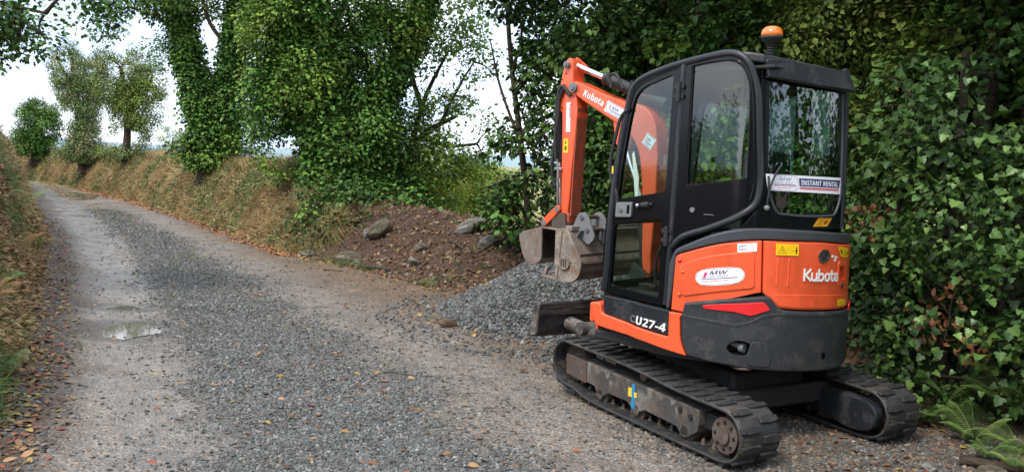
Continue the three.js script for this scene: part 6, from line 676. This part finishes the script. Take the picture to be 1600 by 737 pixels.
{ // ---- boom, arm, bucket ----
  const z0 = 0.02, bw = 0.155;
  const sb = up('swing_post', merge([cyl(0.085, 0.085, 0.40, 0.70, 0.70, z0 + bw / 2), plate([[0.52, 0.82], [0.78, 0.99], [0.80, 0.86], [0.74, 0.55], [0.52, 0.55]], z0 - 0.045, z0 - 0.012, 0.04), plate([[0.52, 0.82], [0.78, 0.99], [0.80, 0.86], [0.74, 0.55], [0.52, 0.55]], z0 + bw + 0.012, z0 + bw + 0.045, 0.04), box(0.30, 0.16, 0.3, 0.60, 0.64, z0 + bw / 2, 0.03)]), MT.dark);
  const boomPts = [[0.640, 0.890, 0.04], [0.700, 0.880, 0.04], [0.725, 1.00], [0.735, 1.31], [0.755, 1.55], [0.790, 1.80, 0.1], [0.880, 1.93, 0.08], [0.985, 1.990, 0.05], [1.30, 2.155], [1.425, 2.225, 0.05], [1.475, 2.265, 0.05], [1.450, 2.345, 0.05], [1.17, 2.236, 0.1], [0.93, 2.160, 0.1], [0.76, 2.135, 0.12], [0.655, 2.02, 0.12], [0.630, 1.80], [0.625, 1.55], [0.635, 1.28], [0.650, 1.03]];
  const boom = up('boom', plate(boomPts, z0, z0 + bw, 0.05, 0.010), MT.orange);
  up('cylinder_bracket', plate([[0.94, 1.99], [1.05, 2.03], [1.02, 1.86], [0.985, 1.815], [0.96, 1.85]], z0 + 0.01, z0 + 0.028, 0.015, 0.002), MT.orange, boom); up('cylinder_bracket', plate([[0.94, 1.99], [1.05, 2.03], [1.02, 1.86], [0.985, 1.815], [0.96, 1.85]], z0 + bw - 0.028, z0 + bw - 0.01, 0.015, 0.002), MT.orange, boom);
  up('boom_cylinder', rod(V(0.735, 0.93, z0 + bw / 2), V(0.79, 1.42, z0 + bw / 2), 0.045), MT.dark); up('boom_rod', rod(V(0.79, 1.42, z0 + bw / 2), V(0.985, 1.86, z0 + bw / 2), 0.024), MT.chrome);
  up('hose_guard', plate([[0.775, 1.60], [0.83, 1.80], [0.845, 1.78], [0.80, 1.44], [0.775, 1.42]], z0 - 0.012, z0 - 0.004, 0.01, 0.002), MT.white, boom);
  // letters and stickers along the boom
  const onBoom = (x0, y0, x1, y1, h, tex) => { const a = Math.atan2(y1 - y0, x1 - x0), L = Math.hypot(x1 - x0, y1 - y0), g = new THREE.PlaneGeometry(L, h); g.rotateY(Math.PI); g.rotateZ(a); return g.translate((x0 + x1) / 2, (y0 + y1) / 2, z0 - 0.0035); };
  { const strokesK = new TextGeometry('Kubota', { font, size: 0.052, depth: 0.002, curveSegments: 4 }); strokesK.computeBoundingBox(); const b = strokesK.boundingBox; strokesK.translate(-b.min.x, 0, -0.001); const k = 0.215 / (b.max.x - b.min.x); strokesK.scale(k, 1, 1); strokesK.rotateY(Math.PI); strokesK.rotateZ(0.42); up('maker_lettering', strokesK.translate(1.345, 2.185 + 0.035, z0 - 0.003), MT.white, boom); }
  const small = sticker(256, 110, (c, w, h) => { c.fillStyle = '#e6e8ee'; c.fillRect(0, 0, w, h); c.strokeStyle = '#36406a'; c.lineWidth = 5; c.beginPath(); c.roundRect(8, 8, w - 16, h - 16, 44); c.stroke(); c.fillStyle = '#c4417e'; c.fillRect(42, 26, 16, 34); c.fillStyle = '#1f2a52'; c.font = 'italic bold 46px sans-serif'; c.fillText('MW', 70, 60); c.fillRect(36, 68, 180, 7); c.font = 'italic bold 18px sans-serif'; c.fillText('HIRE GROUP', 70, 92); });
  up('hire_sticker', onBoom(0.925, 2.055, 1.115, 2.140, 0.085), small, boom);
  up('inside_boom_sticker', onBoom(0.665, 1.845, 0.745, 1.90, 0.09), small, boom);
  // arm
  const az0 = 0.028, aw = 0.14;
  const arm = up('arm', plate([[1.500, 2.530, 0.03], [1.550, 2.490, 0.03], [1.595, 2.30], [1.625, 2.140, 0.03], [1.595, 2.100, 0.02], [1.562, 2.101], [1.555, 1.95], [1.546, 1.66], [1.530, 1.235, 0.02], [1.470, 1.235, 0.02], [1.452, 1.45], [1.440, 1.66], [1.420, 1.90], [1.405, 2.10, 0.04], [1.425, 2.235, 0.04], [1.462, 2.34], [1.465, 2.48]], az0, az0 + aw, 0.03, 0.008), MT.orange);
  up('inner_plate', box(0.012, 0.86, aw - 0.012, 0, 0, 0, 0.004).rotateZ(0.035).translate(1.427, 1.70, az0 + aw / 2), MT.armRust, arm);
  up('arm_foot', box(0.10, 0.09, aw + 0.004, 1.50, 1.255, az0 + aw / 2, 0.02), MT.armRust, arm);
  for (const [x, y, r] of [[1.440, 2.285, 0.038], [1.515, 2.465, 0.026]]) up('pivot_pin', merge([cyl(r, r, bw + 0.05, x, y, z0 + bw / 2, 'z', 20), cyl(r * 0.55, r * 0.55, bw + 0.07, x, y, z0 + bw / 2, 'z', 12)]), MT.grey, arm);
  for (let i = 0; i < 7; i++) up('rivet', new THREE.SphereGeometry(0.007, 8, 6).translate(1.535 + (i % 2) * 0.035 + i * 0.004, 2.40 - i * 0.045, az0 - 0.002), MT.dark, arm);
  up('cylinder_lug', plate([[1.48, 2.50], [1.545, 2.545], [1.52, 2.44], [1.45, 2.40], [1.425, 2.46]], az0 + aw - 0.02, az0 + aw + 0.01, 0.02, 0.003), MT.orange, arm);
  up('number_plate', (() => { const g = new THREE.PlaneGeometry(0.045, 0.235); g.rotateY(Math.PI); return g.rotateZ(-0.03).translate(1.492, 2.055, az0 - 0.0035); })(), sticker(64, 300, (c, w, h) => { c.fillStyle = '#e9d9d2'; c.fillRect(0, 0, w, h); c.fillStyle = '#3b3436'; c.font = 'bold 44px sans-serif'; c.save(); c.translate(48, 20); c.rotate(Math.PI / 2); c.fillText('PZJ026', 0, 0, 190); c.restore(); }), arm);
  up('warning_sticker', (() => { const g = new THREE.PlaneGeometry(0.05, 0.11); g.rotateY(Math.PI); return g.translate(1.507, 1.83, az0 - 0.0035); })(), sticker(64, 128, (c, w, h) => { c.fillStyle = '#efc321'; c.fillRect(0, 0, w, h); c.fillStyle = '#4d3a08'; c.fillRect(22, 18, 16, 30); c.fillRect(18, 66, 26, 40); }), arm);
  // arm cylinder above the boom
  const ac = z0 + bw / 2; up('arm_cylinder', merge([rod(V(0.62, 2.14, ac), V(1.19, 2.355, ac), 0.046), cyl(0.052, 0.052, 0.03, 0, 0, 0, 'y').applyQuaternion(new THREE.Quaternion().setFromUnitVectors(V(0, 1, 0), V(0.935, 0.353, 0))).translate(1.175, 2.350, ac)]), MT.dark);
  up('arm_rod', rod(V(1.19, 2.355, ac), V(1.500, 2.470, ac), 0.024), MT.chrome);
  up('hydraulic_hose', tube([V(0.95, 2.26, z0 - 0.02), V(1.02, 2.37, z0 - 0.02), V(1.08, 2.36, z0 - 0.02), V(1.06, 2.27, z0 - 0.02)], 0.011, 30, 8), MT.dark);
  // bucket cylinder and hoses on the front of the arm
  up('hydraulic_hose', tube([V(1.49, 2.24, 0.015), V(1.555, 2.30, 0.01), V(1.60, 2.20, 0.01), V(1.605, 2.06, 0.012), V(1.61, 1.85, 0.015), V(1.60, 1.70, 0.02)], 0.015, 50, 8), MT.dark);
  up('hydraulic_hose', tube([V(1.47, 2.22, 0.012), V(1.53, 2.28, 0.008), V(1.575, 2.20, 0.006), V(1.585, 2.06, 0.008), V(1.615, 1.85, 0.01), V(1.63, 1.60, 0.012), V(1.60, 1.50, 0.02)], 0.012, 50, 8), MT.dark);
  up('bucket_cylinder', rod(V(1.625, 2.12, 0.10), V(1.625, 1.70, 0.10), 0.043), MT.dark);
  up('bucket_rod', rod(V(1.625, 1.70, 0.10), V(1.600, 1.345, 0.10), 0.022), MT.chrome);
  up('hose_pipe', rod(V(1.585, 1.72, 0.02), V(1.565, 1.36, 0.02), 0.008), MT.steel);
  up('pipe_clamp', merge([box(0.075, 0.022, 0.03, 1.565, 1.645, 0.02, 0.005), cyl(0.014, 0.014, 0.10, 1.565, 1.62, 0.014, 'y', 10)]), MT.steel);
  const link = (a, b, z, w) => { const d = Math.hypot(b[0] - a[0], b[1] - a[1]), g = plate([[-0.028, -0.028], [d + 0.028, -0.028], [d + 0.028, 0.028], [-0.028, 0.028]], z, z + w, 0.028, 0.003); return g.rotateZ(Math.atan2(b[1] - a[1], b[0] - a[0])).translate(a[0], a[1], 0); };
  for (const z of [0.0, 0.175]) { const l = up('bucket_link', link([1.555, 1.325], [1.690, 1.205], z, 0.022), MT.orange); up('link_pin', merge([cyl(0.024, 0.024, 0.03, 1.555, 1.325, z + 0.011, 'z', 18), cyl(0.024, 0.024, 0.03, 1.690, 1.205, z + 0.011, 'z', 18)]), MT.grey, l); }
  // the bucket on the arm, curled with its mouth towards the machine
  const prof = [[1.520, 1.168], [1.690, 1.172], [1.800, 1.140], [1.905, 1.110], [1.935, 1.085], [1.915, 1.000], [1.875, 0.905], [1.820, 0.856], [1.745, 0.868], [1.690, 0.905]];
  const shell = []; { const zs = [0.0, 0.42], N = prof.length; const c = new THREE.CatmullRomCurve3(prof.map(p => V(p[0], p[1], 0)), false, 'catmullrom', 0.35).getPoints(50); const outS = new THREE.Shape(); c.forEach((p, i) => outS[i ? 'lineTo' : 'moveTo'](p.x, p.y)); for (let i = c.length - 1; i >= 0; i--) { const a = c[Math.max(0, i - 1)], b = c[Math.min(c.length - 1, i + 1)], tx = b.x - a.x, ty = b.y - a.y, l = Math.hypot(tx, ty); outS.lineTo(c[i].x - -ty / l * -0.014, c[i].y + tx / l * -0.014); } shell.push(new THREE.ExtrudeGeometry(outS, { depth: 0.43, bevelEnabled: false }).translate(0, 0, 0.0)); }
  const bk = up('bucket', merge(shell), MT.bucket);
  const cheek = [[1.700, 1.172, 0.01], [1.800, 1.146, 0.1], [1.910, 1.116, 0.02], [1.945, 1.085, 0.02], [1.925, 1.00, 0.1], [1.885, 0.90, 0.1], [1.825, 0.848, 0.04], [1.745, 0.86, 0.05], [1.688, 0.905, 0.02], [1.690, 1.05]];
  up('side_plate', plate(cheek, -0.016, 0.0, 0.02, 0.003), MT.bucket, bk); up('side_plate', plate(cheek, 0.43, 0.446, 0.02, 0.003), MT.bucket, bk);
  up('bucket_ear', plate([[1.47, 1.30], [1.53, 1.30], [1.62, 1.165], [1.46, 1.165]], 0.004, 0.022, 0.02, 0.003), MT.rust, bk); up('bucket_ear', plate([[1.62, 1.165], [1.66, 1.235], [1.72, 1.235], [1.75, 1.15]], 0.03, 0.048, 0.02, 0.003), MT.rust, bk); up('bucket_ear', plate([[1.62, 1.165], [1.66, 1.235], [1.72, 1.235], [1.75, 1.15]], 0.148, 0.166, 0.02, 0.003), MT.rust, bk); up('bucket_ear', plate([[1.47, 1.30], [1.53, 1.30], [1.62, 1.165], [1.46, 1.165]], 0.175, 0.193, 0.02, 0.003), MT.rust, bk);
}
{ // ---- a second, wide bucket carried in the first ----
  const t = thing('grading_bucket', 'wide rusty grading bucket nested against the bucket on the excavator arm', 'bucket', [1.48, 0, -6.08], 2.069 + PHI);
  const P = [[1.475, 1.172], [1.360, 1.185], [1.285, 1.060], [1.240, 0.985], [1.216, 0.930], [1.222, 0.860], [1.255, 0.800], [1.310, 0.778], [1.457, 0.772], [1.585, 0.780]];
  const c = new THREE.CatmullRomCurve3(P.map(p => V(p[0], p[1], 0)), false, 'catmullrom', 0.3).getPoints(60), s = new THREE.Shape(); c.forEach((p, i) => s[i ? 'lineTo' : 'moveTo'](p.x, p.y));
  for (let i = c.length - 1; i >= 0; i--) { const a = c[Math.max(0, i - 1)], b = c[Math.min(c.length - 1, i + 1)], tx = b.x - a.x, ty = b.y - a.y, l = Math.hypot(tx, ty); s.lineTo(c[i].x + -ty / l * 0.012, c[i].y + tx / l * 0.012); }
  mesh(t, 'shell', new THREE.ExtrudeGeometry(s, { depth: 1.1, bevelEnabled: false }).translate(0, 0, -0.08), MT.bucket);
  const cheek = [[1.475, 1.175, 0.01], [1.352, 1.190, 0.02], [1.278, 1.06, 0.05], [1.230, 0.985, 0.05], [1.204, 0.930, 0.05], [1.210, 0.855, 0.05], [1.250, 0.790, 0.04], [1.310, 0.766, 0.03], [1.460, 0.760, 0.01], [1.475, 0.90]];
  const sp = mesh(t, 'side_plate', plate(cheek, -0.098, -0.08, 0.02, 0.003), MT.bucket); mesh(t, 'side_plate', plate(cheek, 1.02, 1.038, 0.02, 0.003), MT.bucket);
  mesh(sp, 'plug', cyl(0.050, 0.056, 0.02, 1.365, 0.920, -0.105, 'z', 24), MT.bucket); for (let i = -1; i <= 1; i++) mesh(sp, 'plug_rib', box(0.012, 0.062, 0.008, 1.365 + i * 0.022, 0.920, -0.117, 0.002), MT.rust);
  mesh(sp, 'edge_rib', rod(V(1.405, 1.16, -0.10), V(1.44, 0.79, -0.10), 0.007), MT.bucket);
  mesh(t, 'cutting_edge', plate([[1.44, 0.768], [1.600, 0.778], [1.615, 0.790], [1.56, 0.870], [1.54, 0.865], [1.565, 0.80], [1.44, 0.786]], -0.10, -0.07, 0.006, 0.002), MT.bucket); mesh(t, 'cutting_edge', box(0.17, 0.016, 1.1, 1.525, 0.776, 0.47, 0.004), MT.bucket);
  mesh(t, 'back_panel', box(0.012, 0.14, 1.0, 0, 0, 0, 0.003).rotateZ(0.52).translate(1.318, 1.115, 0.47), MT.grey);
  mesh(t, 'top_bar', box(0.07, 0.04, 1.08, 1.365, 1.185, 0.47, 0.008), MT.bucket);
  for (let i = 0; i < 3; i++) mesh(t, 'wear_strip', box(0.012, 0.02, 1.08, 1.226 - 0.010 + (i === 0 ? 0.022 : i === 2 ? 0.014 : 0), 0.985 - i * 0.07, 0.47, 0.004), MT.rust);
  for (const z of [0.02, 0.22]) { const e = mesh(t, 'hanger_bracket', plate([[1.40, 1.19], [1.345, 1.305, 0.03], [1.285, 1.318, 0.03], [1.235, 1.26, 0.02], [1.175, 1.115, 0.03], [1.235, 1.06, 0.02], [1.30, 1.10]], z, z + 0.022, 0.02, 0.003), MT.grey); mesh(e, 'bracket_bolt', merge([cyl(0.018, 0.018, 0.016, 1.305, 1.275, z - 0.006, 'z', 14)]), MT.steel); mesh(e, 'bracket_bolt', cyl(0.018, 0.018, 0.016, 1.245, 1.18, z - 0.006, 'z', 14), MT.steel); }
  mesh(t, 'hanger_pin', rod(V(1.305, 1.275, 0.03), V(1.305, 1.275, 0.25), 0.017), MT.rust); mesh(t, 'hanger_pin', rod(V(1.245, 1.18, 0.03), V(1.245, 1.18, 0.25), 0.017), MT.rust);
}

// ---------- ferns ----------
function frondGeo(seed, pairs) { // an arching frond with toothed leaflets
  const r = rng(seed), pos = [], idx = [], arch = t => V(0, Math.sin(t * 1.5) * 0.55 - t * t * 0.12, t * 0.92 - 0.12 * t * t);
  for (let i = 1; i <= pairs; i++) {
    const t = i / (pairs + 1), p = arch(t), L = 0.30 * Math.pow(Math.sin(Math.PI * Math.min(1, t * 0.85 + 0.18)), 0.8) * (1 - t * 0.35) + 0.02;
    for (const s of [-1, 1]) { const m = 7; for (let k = 0; k < m; k++) { const u = k / m, w = 0.0145 * (1 - u * 0.7), cx = s * L * u, cz = p.z + 0.10 * L * u * 3, dy = -0.25 * L * u * u, b = pos.length / 3, st = L / m; pos.push(cx, p.y + dy, cz, cx + s * st * 0.3, p.y + dy - 0.006, cz + w * 1.3, cx + s * st * 1.1, p.y + dy - 0.01, cz + 0.01, cx + s * st * 0.3, p.y + dy - 0.006, cz - w * 1.3); idx.push(b, b + 1, b + 2, b, b + 2, b + 3); } }
  }
  const g = new THREE.BufferGeometry(); g.setAttribute('position', new THREE.Float32BufferAttribute(pos, 3)); g.setIndex(idx); const f = g.toNonIndexed(); f.computeVertexNormals();
  const st = new THREE.TubeGeometry(new THREE.CatmullRomCurve3([0, 0.25, 0.5, 0.75, 1].map(arch)), 12, 0.006, 4).toNonIndexed(); st.deleteAttribute('uv'); return mergeGeometries([f, st]);
}
const fronds = [frondGeo(1, 26), frondGeo(2, 30), frondGeo(3, 23)];
const fernMats = [[0.10, 0.17, 0.04], [0.075, 0.135, 0.032], [0.135, 0.20, 0.05]].map(c => phys(...c, 0.6, { specularIntensity: 0.6 })), deadFern = phys(0.24, 0.13, 0.05, 0.9);
function fern(label, x, y, z, s, n, seed, mats = fernMats) {
  const r = rng(seed), t = thing('fern', label, 'fern', [x, y, z], r() * 6);
  for (let i = 0; i < n; i++) { const m = mesh(t, 'frond', fronds[i % 3], mats[i % mats.length]), k = s * (0.7 + 0.5 * r()); m.scale.set(k, k * (0.8 + 0.5 * r()), k); m.rotation.set((r() - 0.5) * 0.3, i / n * 6.283 + (r() - 0.5) * 0.7, (r() - 0.5) * 0.25); }
}
{ // drift of rusty leaves along the foot of the far bank
  const r = rng(511), C = new Copies(); for (let i = 0; i < 4200; i++) { const d = 14.6 + 25 * Math.pow(r(), 1.5), z = -d, x = xR(z) + 0.12 + (r() + r() - 1) * 0.5, c = pick([[0.30, 0.13, 0.05], [0.38, 0.19, 0.07], [0.24, 0.11, 0.05]], r), s = 0.035 + 0.035 * r(), k = 0.7 + 0.5 * r(); C.add(x, groundH(x, z) + 0.015, z, (r() - 0.5) * 0.9, r() * 6.28, (r() - 0.5) * 0.9, s, s, s * 1.3, c[0] * k, c[1] * k, c[2] * k); }
  const g = thing('leaf_drift', 'drift of rusty fallen leaves along the foot of the far bank', 'leaves'); g.userData.kind = 'stuff'; C.build(g, 'leaves', ovalLeaf, leafMat);
}
fern('bright fern at the tail of the right hand track', 2.84, 0.02, -6.02, 0.36, 10, 1);
fern('broad fern in front of the ivy hedge beside the verge stones', 3.02, 0.02, -5.62, 0.30, 10, 2);
fern('tall pale fern standing against the ivy stems', 3.12, 0.12, -6.20, 0.42, 9, 3);
fern('low fern spilling from the hedge foot onto the soil', 3.20, 0.02, -5.42, 0.28, 10, 4);
fern('dark fern tucked under the ivy hedge', 3.40, 0.15, -5.85, 0.40, 9, 5);
fern('young fern between the two broad ferns', 2.92, 0.02, -5.28, 0.20, 8, 6);
fern('small fern curling over the flat stone', 2.98, 0.02, -5.08, 0.22, 9, 13);
fern('upright fern rooted in the hedge bank behind the track', 2.62, 0.10, -6.55, 0.34, 9, 14);
fern('dark green fern low on the bracken bank', -3.50, 0.12, -6.0, 0.34, 8, 7, [fernMats[1]]);
fern('green fern halfway up the bracken bank', -4.75, 0.35, -8.1, 0.42, 8, 8);
fern('dead rusty fern drooping from the bracken bank', -4.25, 0.40, -7.0, 0.45, 8, 9, [deadFern]);
fern('withered brown fern above the puddles on the bank', -5.6, 0.45, -9.7, 0.50, 8, 10, [deadFern]);
fern('mixed brown and green fern on the bank shoulder', -6.9, 0.8, -12.2, 0.55, 8, 11, [deadFern, fernMats[2]]);
fern('small rusty fern at the very foot of the bracken bank', -6.35, 0.10, -11.6, 0.42, 8, 12, [deadFern]);
// ---------- fallen leaves ----------
{
  const r = rng(501), LC = [[0.40, 0.20, 0.05], [0.30, 0.11, 0.04], [0.46, 0.33, 0.08], [0.22, 0.10, 0.045], [0.50, 0.28, 0.13], [0.36, 0.09, 0.04]], C = new Copies();
  for (let i = 0; i < 5600; i++) {
    const d = 4.2 * Math.pow(30 / 4.2, Math.pow(r(), 1.2)), z = -d, side = r(); let x;
    if (side < 0.58) x = xL(z) - 0.30 - (r() + r() - 0.7) * 0.50; else if (side < 0.76) x = d > 14 ? xR(z) + 0.1 + (r() - 0.3) * 0.7 : lerp(xR(z), hedgeX(z), r()); else if (side < 0.90) x = xC(z) + (r() + r() + r() - 1.5) * 1.0 + 0.25; else x = lerp(xL(z), hedgeX(z), r());
    if (x > hedgeX(z) + 0.2) continue; if (side >= 0.76 && r() < 0.8) continue;
    const s = 0.022 + 0.032 * r(), c = pick(LC, r), k = 0.55 + 0.6 * r(); C.add(x, Math.max(groundH(x, z), 0) + 0.012, z, (r() - 0.5) * 0.7, r() * 6.28, (r() - 0.5) * 0.7, s, s, s * (1.1 + 0.4 * r()), c[0] * k * 0.6, c[1] * k * 0.6, c[2] * k * 0.6);
  }
  const g = thing('leaf_litter', 'brown and yellow leaf litter strewn over lane and verges', 'leaves'); g.userData.kind = 'stuff'; C.build(g, 'leaves', ovalLeaf, leafMat);
  const lm = LC.map(c => phys(c[0] * 0.65, c[1] * 0.65, c[2] * 0.65, 0.6));
  for (let i = 0; i < 70; i++) { const d = 4.6 + 3.4 * Math.pow(r(), 1.3), z = -d, q = r(), x = q < 0.45 ? xL(z) - 0.1 - 0.5 * r() : q < 0.75 ? xC(z) + (r() - 0.35) * 1.4 : lerp(xC(z), hedgeX(z), r()); if (x / d > 0.57 || x / d < -0.57 || (Math.hypot(x - 1.48, z + 6.08) < 1.15)) continue; const m = mesh(scene, numbered('fallen_leaf'), ovalLeaf, lm[i % 6]), s = 0.032 + 0.026 * r(); m.scale.set(s, s, s * 1.3); m.rotation.set((r() - 0.5) * 0.6, r() * 6, (r() - 0.5) * 0.6); m.position.set(x, groundH(x, z) + 0.016, z); const hue = ['orange brown', 'dark rust', 'yellow', 'dark brown', 'tan', 'reddish'][i % 6], place = q < 0.45 ? 'on the dark verge below the bracken bank' : q < 0.75 ? 'on the gravelled crown of the lane' : 'on the gravel beside the excavator'; tag(m, `single ${hue} fallen leaf ${place}`, 'leaf', `${hue} leaves ${place}`); }
}
// ---------- twigs and sticks ----------
function stick(label, a, b, r0, seed, bend = 0.02, forks = 0) { const r = rng(seed), A = V(...a), B = V(...b), pts = [0, 0.3, 0.65, 1].map(t => A.clone().lerp(B, t).add(V((r() - 0.5) * bend, Math.abs(r() - 0.5) * bend * (t > 0 && t < 1 ? 1 : 0), (r() - 0.5) * bend)).toArray()), list = [limb(pts, r0, r0 * 0.5, seed)]; for (let k = 0; k < forks; k++) { const t = 0.3 + 0.5 * r(), p = A.clone().lerp(B, t), q = p.clone().add(V((r() - 0.5) * 0.3, 0.02, (r() - 0.5) * 0.3)); list.push(limb([p.toArray(), p.clone().lerp(q, 0.5).toArray(), q.toArray()], r0 * 0.5, r0 * 0.25, seed + k)); } const m = mesh(scene, numbered('stick'), merge(list), barkMat); tag(m, label, 'stick'); return m; }
const onG = (x, z, dy = 0.012) => [x, Math.max(moundH(x, z), groundH(x, z)) + dy, z];
stick('thin dark twig lying alone on the gravel lane', onG(-0.97, -6.87), onG(-0.74, -6.82), 0.006, 1, 0.015);
stick('short twig on the soil in front of the mound', onG(-2.75, -13.0), onG(-2.45, -12.95), 0.010, 2);
stick('thick branch piece at the foot of the mound', onG(-2.30, -13.35, 0.03), onG(-1.78, -12.95, 0.03), 0.030, 3, 0.05);
stick('crooked root hanging down the end of the grass bank', [-3.10, 0.42, -14.5], [-3.28, 0.03, -14.35], 0.016, 4, 0.08, 2);
stick('long bare stick lying across the mound near the slab', onG(-0.95, -13.35, 0.03), onG(-0.52, -12.6, 0.03), 0.024, 5, 0.06, 2);
stick('bare twig leaning out of the ivy hedge', [3.12, 0.95, -6.15], [2.98, 0.55, -6.0], 0.006, 6, 0.06, 3);
stick('pale dead twig arching across the ivy hedge', [2.75, 1.10, -6.2], [3.15, 0.75, -5.95], 0.006, 7, 0.08, 3);
stick('bent dead stem among the brown ivy leaves', [2.90, 0.95, -6.12], [3.10, 0.45, -5.95], 0.005, 8, 0.08, 2);
stick('broken branch lying under the hedge behind the ferns', onG(2.7, -5.15, 0.03), onG(2.95, -5.0, 0.03), 0.028, 9, 0.02);
{ // brown dead leaves caught in the ivy
  const r = rng(601), C = new Copies(); for (let i = 0; i < 160; i++) { const q = pick([[3.0, 0.92, -6.0], [2.92, 0.62, -6.05], [3.12, 0.58, -5.9], [2.55, 1.35, -6.4], [2.85, 0.75, -6.1]], r), c = pick([[0.26, 0.10, 0.04], [0.20, 0.085, 0.04], [0.34, 0.17, 0.06]], r), s = 0.03 + 0.03 * r(); C.add(q[0] + (r() - 0.5) * 0.24, q[1] + (r() - 0.5) * 0.24, q[2] + (r() - 0.5) * 0.2, r() * 3, r() * 6, r() * 3, s, s, s * 1.2, ...c); }
  const g = thing('dead_ivy_leaves', 'withered orange brown leaves caught in the ivy hedge', 'leaves'); g.userData.kind = 'stuff'; C.build(g, 'leaves', ovalLeaf, leafMat);
}
rock('flat stone at the hedge foot beside the low fern', 2.80, -5.0, 0.09, 0.035, 0.07, 0.2, 21, rockMat, 0.2);
rock('grey stone lying behind the right hand track', 2.45, -5.02, 0.05, 0.03, 0.045, 0.9, 22, rockMat2, 0.2);
// tufts of grass along the middle of the lane
{ const r = rng(701), C = new Copies(); for (let i = 0; i < 900; i++) { const d = 8 + 28 * Math.pow(r(), 0.6), z = -d, x = xC(z) + (r() - 0.5) * (d > 20 ? 0.7 : 1.3); if (fbm(x * 0.9, 3, z * 0.5, 2) < (d > 20 ? -0.05 : 0.14)) continue; const c = pick(r() < 0.5 ? GREENS : STRAW, r), s = 0.05 + 0.05 * r(); C.add(x, groundH(x, z), z, 0.2, r() * 6, 0.2, s, s, s, ...c); } for (let i = 0; i < 120; i++) { const x = -3.5 + 2.5 * r(), z = mFoot(x) + 0.35 * r(), c = pick(GREENS, r), s = 0.09 + 0.06 * r(); if (fbm(x * 2, 1, z * 2, 2) > 0.02) C.add(x, groundH(x, z), z, 0.2, r() * 6, 0.2, s, s, s, ...c); }
  const g = thing('lane_grass', 'sparse grass tufts along the crown of the lane', 'grass'); g.userData.kind = 'stuff'; C.build(g, 'grass', tuftA, grassMat); }

renderer.render(scene, camera);
